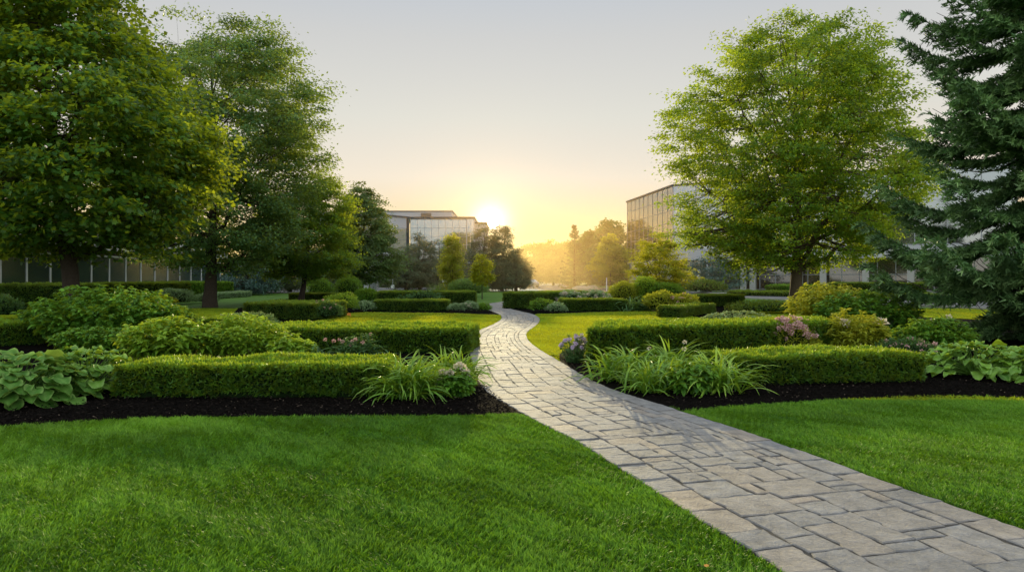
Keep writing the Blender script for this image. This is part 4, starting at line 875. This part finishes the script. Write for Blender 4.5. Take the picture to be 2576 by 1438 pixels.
# ------------------------------------------------------------------ buildings
def sharebox(name, w, h, d, mat):
    mb = MB(); box(mb, 0, w, -d, 0, 0, h); me = mb.build(name, mat); m = me.data; bpy.data.objects.remove(me); return m
def put(mesh, name, parent, loc, rz=0.):
    o = bpy.data.objects.new(name, mesh); COL.objects.link(o); o.parent = parent; o.location = [float(v) for v in loc]; o.rotation_euler = (0, 0, rz); return o
def curtain(root, p, q, z0, rows, ch, cols, pane_mat, frame_mat, inset=.035, gap=.055, skip=None, pane='window_pane'):
    """curtain wall between two ground points (local coordinates of root): one pane object per cell, one frame grid"""
    (Rm, o), L = frame_xy(p, q); cw = L / cols; rz = math.atan2(Rm[1, 0], Rm[0, 0])
    fm = MB()
    for c in range(cols + 1): box(fm, c * cw - gap / 2, c * cw + gap / 2, -.012, .10, z0, z0 + rows * ch, (Rm, o))
    for k in range(rows + 1): box(fm, gap / 2 - .03, L - gap / 2 + .03, -.008, .09, z0 + k * ch - gap / 2, z0 + k * ch + gap / 2, (Rm, o))
    fm.build('window_frame', M[frame_mat], root)
    me = sharebox(pane, cw - gap, ch - gap, .04, M[pane_mat])
    for k in range(rows):
        for c in range(cols):
            if skip and skip(c, k): continue
            put(me, pane, root, Rm @ np.array([c * cw + gap / 2, inset + .04, z0 + k * ch + gap / 2]) + o, rz)
# office block, centre left.  local origin (-11.5, 120)
O1 = np.array([-11.5, 121., 0.]); b1 = empty('office_block', O1, 'glass and pale panel office block left of the sun, behind the dark pines', 'office building')
lc = lambda X, Y: (X - O1[0], Y - O1[1])
w = MB(); x0, y0 = lc(-18, 121); box(w, x0 + .05, lc(-6.7, 0)[0], .12, 16, 0, 12.2); w.build('wall', M['panel'], b1)
w = MB(); box(w, x0 - .1, lc(-6.6, 0)[0], -.15, 16.2, 12.2, 12.5); w.build('roof_edge', M['metal_dark'], b1)
curtain(b1, (x0, 0), (lc(-8.1, 0)[0], 0), 1.5, 7, 1.5, 8, 'glass', 'metal')
curtain(b1, (lc(-8.0, 0)[0], -.02), (lc(-6.75, 0)[0], -.02), 4.6, 5, 1.5, 2, 'glass', 'panel')
w = MB(); box(w, lc(-27, 0)[0], lc(-10.9, 0)[0], 3.5, 14, 12.5, 13.75); w.build('penthouse', M['panel'], b1)
w = MB(); box(w, lc(-27.1, 0)[0], lc(-10.8, 0)[0], 3.4, 14.1, 13.75, 13.92); w.build('roof_edge', M['metal_dark'], b1)
w = MB()
for k in range(6): box(w, lc(-16.6, 0)[0], lc(-14.7, 0)[0], 3.38, 3.46, 12.75 + k * .13, 12.82 + k * .13)
w.build('vent', M['metal_dark'], b1)
# slanted left wing: comes towards the viewer
(Rw, ow), Lw = frame_xy(lc(-27.5, 109.5), lc(-18.2, 120.6))
w = MB(); box(w, 0, Lw, .1, 9, 0, 6.4, (Rw, ow)); box(w, 0, Lw, .1, 9, 10.4, 12.25, (Rw, ow)); w.build('wall', M['panel'], b1)
w = MB(); box(w, -.1, Lw + .1, -.1, 9, 12.25, 12.5, (Rw, ow)); w.build('roof_edge', M['metal_dark'], b1)
w = MB(); box(w, Lw - .45, Lw - .02, -.12, .3, 0, 12.2, (Rw, ow)); w.build('column', M['metal_dark'], b1)
curtain(b1, lc(-27.5, 109.5), lc(-18.6, 120.2), 6.4, 2, 2.0, 5, 'glass_blue', 'metal')
# stepped right end
w = MB(); box(w, lc(-6.7, 0)[0], lc(-4.7, 0)[0], 1.5, 14, 0, 11.4); w.build('wall', M['panel'], b1)
w = MB(); box(w, lc(-6.68, 0)[0], lc(-4.5, 0)[0], 1.35, 14.2, 11.4, 11.65); w.build('roof_edge', M['metal_dark'], b1)
for k in range(3):
    z = 2.4 + k * 1.9
    w = MB(); box(w, lc(-8.2, 0)[0], lc(-4.9, 0)[0], -1.6, -.06, z, z + .35); w.build('balcony', M['brick' if k == 0 else 'panel'], b1)
# right office building: corner (21.2, 90)
O2 = np.array([21.2, 90., 0.]); b2 = empty('glass_office', O2, 'mirror-glass office building on the right with a sharp corner, behind the airy maple', 'office building')
A_ = (18.45 - O2[0], 109.5 - O2[1]); Bc = (0., 0.); Cc = (52.5 - O2[0], 71. - O2[1])
Hb = 13.75; w = MB()
core = np.array([A_, Bc, Cc, (Cc[0] + 8, Cc[1] + 20), (A_[0] + 14, A_[1] + 16)]); cen = core.mean(0); core = core + norm(cen - core) * .35
n5 = len(core); V = np.concatenate([np.c_[core, np.zeros(n5)], np.c_[core, np.full(n5, Hb - .1)]])
w.polys(V, [[i, (i + 1) % n5, n5 + (i + 1) % n5, n5 + i] for i in range(n5)] + [list(range(n5, 2 * n5))]); w.build('wall', M['panel'], b2)
curtain(b2, A_, Bc, 4.15, 6, 1.6, 10, 'glass', 'metal')
curtain(b2, Bc, Cc, 5.35, 3, 2.8, 12, 'glass', 'metal', gap=.12)
for nm, a, b in (('roof_edge', A_, Bc), ('roof_edge', Bc, Cc)):
    (R2, o2), L2 = frame_xy(a, b); w = MB(); box(w, -.12, L2 + .1, -.16, .5, Hb, Hb + .22, (R2, o2)); w.build(nm, M['metal_dark'], b2)
(R2, o2), L2 = frame_xy(Bc, Cc)
w = MB(); box(w, -.3, L2 + .3, -1.9, .05, 3.9, 5.2, (R2, o2)); w.build('canopy', M['panel'], b2)
curtain(b2, Bc, Cc, .25, 2, 1.8, 20, 'glass_dark', 'metal', gap=.10, pane='ground_floor_pane')
for k, fx in enumerate((.105, .135, .255, .285, .43, .50, .62, .74, .86)):
    w = MB(); W2 = .16 if k in (0, 1) else .34
    box(w, fx * L2 - W2, fx * L2 + W2, -1.6, -1.6 + 2 * W2, 0, 3.9, (R2, o2)); w.build('column', M['white' if k < 2 else 'concrete'], b2)
w = MB(); (R3, o3), L3 = frame_xy(A_, Bc); box(w, 0, L3, .02, .3, 0, 4.1, (R3, o3)); w.build('plinth', M['panel'], b2)
# low glazed building on the left
O3 = np.array([-26., 44., 0.]); b3 = empty('glazed_hall', O3, 'low long building with green glass and white mullions at the left, behind the tall hedge', 'building')
p3, q3 = (-.6, -22.), (-.9, 19.)
(R4, o4), L4 = frame_xy(p3, q3); R4 = R4.copy(); 
w = MB(); box(w, 0, L4, .35, 12, 0, 3.4, (R4, o4)); w.build('wall', M['metal_dark'], b3)
curtain(b3, p3, q3, .3, 1, 2.75, 21, 'glass_green', 'white', gap=.10)
w = MB(); box(w, -.3, L4 + .3, -.55, 12, 3.4, 4.4, (R4, o4)); w.build('roof', M['panel_white'], b3)
w = MB(); box(w, 12.8, 13.25, -.3, .05, 0, 3.4, (R4, o4)); w.build('column', M['panel_white'], b3)

# ------------------------------------------------------------------ street furniture
def pole(name, label, cat, base, h, r_, mat='metal', extra=None, group=None):
    root = empty(name, base, label, cat, group); m = MB(); tube(m, [[0, 0, 0], [0, 0, h * .5], [0, 0, h]], r_, 10); m.build('post', M[mat], root)
    if extra: extra(root)
    return root
def plate(z, w_, h_, mat='white', y=-.08):
    def f(root):
        m = MB(); box(m, -w_ / 2, w_ / 2, y - .02, y, z, z + h_); m.build('panel', M[mat], root)
    return f
pole('sign_post', 'thin pale post with a small plate beside the road, left of the dark pines', 'sign post', GX(988, 74), 3.2, .05, 'metal', plate(.55, .38, .34))
pole('road_sign', 'small white sign in front of the dark pines, left of the columnar tree', 'sign', GX(1119, 88), 1.9, .045, 'metal', plate(1.1, .62, .85))
pole('road_sign', 'second small white sign, half hidden behind the columnar tree', 'sign', GX(1129, 89), 1.5, .045, 'metal', plate(.8, .5, .8))
pole('bollard', 'slim pale post under the pale tree, across the road', 'post', GX(1526, 86), 1.7, .06, 'white')
ub = empty('utility_box', GX(938, 70), 'grey utility cabinet at the foot of the dense green tree', 'utility box')
m = MB(); box(m, -.42, .42, -.3, .3, .08, 1.35); m.build('cabinet', M['metal'], ub); m = MB(); box(m, -.46, .46, -.34, .34, 1.35, 1.42); m.build('lid', M['metal'], ub)
m = MB(); box(m, -.48, .48, -.36, .36, 0, .08); m.build('plinth', M['concrete'], ub); m = MB(); box(m, .1, .13, -.33, -.305, .6, .8); m.build('handle', M['metal_dark'], ub)
for i, (px, py, rx, lb) in enumerate([(1467, 727, 1.9, 'long low golden boulder bed edge in the haze, across the road'), (1490, 726, .9, 'rounded boulder in the haze, left of the slim pale post')]):
    r = np.random.default_rng(300 + i); a, b = np.meshgrid(np.linspace(0, 2 * PI, 17)[:-1], np.linspace(0, PI / 2, 7), indexing='ij')
    nz = Noise(300 + i, 1.6); d = np.stack([np.cos(a) * np.sin(b), np.sin(a) * np.sin(b), np.cos(b)], -1); V = d * np.array([rx, rx * .5, .5]) * (1 + .14 * nz(d * 1.5))[..., None]
    ii, jj = np.meshgrid(np.arange(16), np.arange(6), indexing='ij'); m = MB()
    m.add(V.reshape(-1, 3), np.stack([ii * 7 + jj, ((ii + 1) % 16) * 7 + jj, ((ii + 1) % 16) * 7 + jj + 1, ii * 7 + jj + 1], -1).reshape(-1, 4)[:, ::-1], smooth=True)
    o = m.build('boulder', M['rock']); o.location = G(px, py); tag(o, lb, 'boulder')
ob = empty('fallen_leaf', G(1772, 1423, .04), 'small orange-brown fallen leaf on the near lawn beside the path', 'leaf')
fs = MB(); leaves(fs, np.array([[0, 0, .0]]), np.array([[1., .3, .25]]), np.array([[0, -.3, 1.]]), .034, .024, 'maple'); fs.build('blade', M['orange'], ob)
fs = MB(); tube(fs, [[0, 0, 0], [-.012, 0, .002], [-.025, .004, 0]], .0015, 4); fs.build('stalk', M['bark_pale'], ob)
# parked car, seen end-on far off
car = empty('parked_car', GX(1332, 122), 'tiny silver car parked at the far road, right of the pines below the sun', 'car', rz=.5)
def loft(secs, mat, name):
    m = MB(); secs = np.array(secs); n, k = secs.shape[:2]; i, j = np.meshgrid(np.arange(n - 1), np.arange(k), indexing='ij')
    m.add(secs.reshape(-1, 3), np.stack([i * k + j, i * k + (j + 1) % k, (i + 1) * k + (j + 1) % k, (i + 1) * k + j], -1).reshape(-1, 4), smooth=True)
    m.add(secs[0], [list(range(k))[::-1]]); m.add(secs[-1], [list(range(k))]); return m.build(name, mat, car)
def sec(y, w_, z0, z1, e=.12): return [(-w_, y, z0 + e), (-w_ + e, y, z0), (w_ - e, y, z0), (w_, y, z0 + e), (w_, y, z1 - e), (w_ - e, y, z1), (-w_ + e, y, z1), (-w_, y, z1 - e)]
loft([sec(-2.15, .72, .38, .82), sec(-2.0, .84, .28, .92), sec(-.9, .89, .25, 1.0), sec(.9, .89, .25, .98), sec(1.8, .84, .28, .84), sec(2.15, .70, .38, .74)], M['silver_paint'], 'body')
loft([sec(-1.75, .70, .92, .99, .03), sec(-1.1, .66, .95, 1.40, .12), sec(.1, .66, .95, 1.44, .12), sec(1.0, .70, .93, 1.0, .03)], M['glass_dark'], 'cabin')
for sx_ in (-1, 1):
    for sy_ in (-1.35, 1.35):
        m = MB(); tube(m, [[sx_ * .70, sy_, .32], [sx_ * .90, sy_, .32]], .32, 16); m.build('wheel', M['rubber'], car)

# ------------------------------------------------------------------ haze over the far road
hz = MB(); box(hz, -48, 58, 48, 250, .05, 26); hm, nt, out = new_mat('haze'); lk = nt.links.new
ge = nt.nodes.new('ShaderNodeNewGeometry'); sx = nt.nodes.new('ShaderNodeSeparateXYZ'); lk(ge.outputs['Position'], sx.inputs[0])
def mrng(src, a0, a1, b0, b1):
    n = nt.nodes.new('ShaderNodeMapRange'); n.interpolation_type = 'SMOOTHSTEP'; lk(src, n.inputs[0])
    for q, v_ in enumerate((a0, a1, b0, b1)): n.inputs[q + 1].default_value = v_
    return n.outputs[0]
def mul(a, b):
    n = N_(nt, 'ShaderNodeMath', operation='MULTIPLY')
    for q, v_ in enumerate((a, b)):
        if isinstance(v_, float): n.inputs[q].default_value = v_
        else: lk(v_, n.inputs[q])
    return n.outputs[0]
den = mul(mul(mrng(sx.outputs[2], 0, 15, 1, 0), mrng(sx.outputs[1], 50, 72, 0, 1)), mul(mrng(sx.outputs[0], -15, -2, 0, 1), mrng(sx.outputs[0], 12, 56, 1, 0)))
vs = N_(nt, 'ShaderNodeVolumeScatter', Anisotropy=.60); vs.inputs['Color'].default_value = rgb((1., .66, .28)); lk(mul(den, .0070), vs.inputs['Density']); lk(vs.outputs[0], out.inputs['Volume'])
tag(hz.build('haze', hm), 'golden morning haze hanging over the far road', 'haze', kind='stuff')

# ------------------------------------------------------------------ light
SAZ, SEL = math.radians(-1.8), math.radians(7.5)
sd = Vector((math.sin(SAZ) * math.cos(SEL), math.cos(SAZ) * math.cos(SEL), math.sin(SEL)))
sl = bpy.data.lights.new('sun', 'SUN'); sl.energy = 5.0; sl.angle = math.radians(.5); sl.color = (1., .80, .42)
so = bpy.data.objects.new('sun', sl); COL.objects.link(so); so.rotation_euler = (-sd).to_track_quat('-Z', 'Y').to_euler()
W_ = bpy.data.worlds.new('World'); S.world = W_; W_.use_nodes = True; nt = W_.node_tree; nt.nodes.clear(); lk = nt.links.new
out = nt.nodes.new('ShaderNodeOutputWorld')
sky = nt.nodes.new('ShaderNodeTexSky'); sky.sky_type = 'NISHITA'; sky.sun_disc = False; sky.sun_elevation = SEL; sky.sun_rotation = SAZ; sky.air_density = 1.; sky.dust_density = 0.; sky.ozone_density = 1.
bg1 = nt.nodes.new('ShaderNodeBackground'); bg1.inputs[1].default_value = .05; lk(sky.outputs[0], bg1.inputs[0])
tc = nt.nodes.new('ShaderNodeTexCoord'); sp = nt.nodes.new('ShaderNodeSeparateXYZ'); lk(tc.outputs['Generated'], sp.inputs[0])
GLOWEL = math.radians(4.7); gd = (math.sin(SAZ) * math.cos(GLOWEL), math.cos(SAZ) * math.cos(GLOWEL), math.sin(GLOWEL))
def ramp(stops):
    rp = nt.nodes.new('ShaderNodeValToRGB'); e = rp.color_ramp.elements
    for pos, c in stops:
        if pos in (0, 1.): x = e[0 if pos == 0 else -1]; x.position = pos
        else: x = e.new(pos)
        x.color = rgb(c)
    lk(sp.outputs[2], rp.inputs[0]); return rp.outputs[0]
WARM = ramp(((0, (.46, .26, .08)), (.058, (.52, .27, .08)), (.087, (.62, .38, .18)), (.144, (.66, .50, .38)), (.227, (.58, .51, .42)), (.33, (.50, .46, .42)), (.377, (.45, .44, .44)), (.60, (.58, .62, .67)), (1., (.86, .91, .97))))
COOL = ramp(((0, (.74, .74, .78)), (.12, (.90, .92, .96)), (.34, (.92, .96, 1.02)), (.60, (.86, .91, .97)), (1., (.86, .91, .97))))
dt = nt.nodes.new('ShaderNodeVectorMath'); dt.operation = 'DOT_PRODUCT'; lk(tc.outputs['Generated'], dt.inputs[0]); dt.inputs[1].default_value = gd
mxz = N_(nt, 'ShaderNodeMath', operation='MAXIMUM'); lk(dt.outputs['Value'], mxz.inputs[0]); mxz.inputs[1].default_value = 0
def lobe(p, c):
    pw = N_(nt, 'ShaderNodeMath', operation='POWER'); lk(mxz.outputs[0], pw.inputs[0]); pw.inputs[1].default_value = p
    v = nt.nodes.new('ShaderNodeVectorMath'); v.operation = 'SCALE'; v.inputs[0].default_value = c; lk(pw.outputs[0], v.inputs['Scale']); return v.outputs[0]
def vadd(a, b):
    v = nt.nodes.new('ShaderNodeVectorMath'); v.operation = 'ADD'; lk(a, v.inputs[0]); lk(b, v.inputs[1]); return v.outputs[0]
azm = nt.nodes.new('ShaderNodeMapRange'); azm.interpolation_type = 'SMOOTHSTEP'; azm.inputs[1].default_value = .1; azm.inputs[2].default_value = .9; lk(dt.outputs['Value'], azm.inputs[0])
base_ = mixc(nt, azm.outputs[0], COOL, WARM)
tot = vadd(vadd(base_, lobe(9, (.05, .03, .005))), vadd(lobe(120, (.10, .06, .015)), vadd(lobe(500, (.20, .13, .04)), vadd(lobe(3200, (1.3, 1.1, .8)), lobe(40000, (8., 7., 5.))))))
bg2 = nt.nodes.new('ShaderNodeBackground'); bg2.inputs[1].default_value = 1.0; lk(tot, bg2.inputs[0])
ad = nt.nodes.new('ShaderNodeAddShader'); lk(bg1.outputs[0], ad.inputs[0]); lk(bg2.outputs[0], ad.inputs[1]); lk(ad.outputs[0], out.inputs[0])

# ------------------------------------------------------------------ camera and render settings
cd = bpy.data.cameras.new('camera'); cam = bpy.data.objects.new('camera', cd); COL.objects.link(cam)
cam.location = (0, 0, CH); cam.rotation_euler = (PI / 2, 0, 0); cd.sensor_width = 36; cd.lens = 36 * F / 2576; cd.shift_y = -19 / 2576; cd.clip_start = .05; cd.clip_end = 3000
S.camera = cam
S.view_settings.view_transform = 'Standard'; S.view_settings.look = 'None'; S.view_settings.exposure = 0; S.view_settings.gamma = 1
S.render.engine = 'CYCLES'; c = S.cycles
c.max_bounces = 6; c.diffuse_bounces = 3; c.glossy_bounces = 3; c.transmission_bounces = 4; c.transparent_max_bounces = 6; c.volume_bounces = 0
c.caustics_reflective = False; c.caustics_refractive = False; c.sample_clamp_indirect = 4.0
c.use_denoising = True
try: c.denoiser = 'OPENIMAGEDENOISE'
except Exception: pass
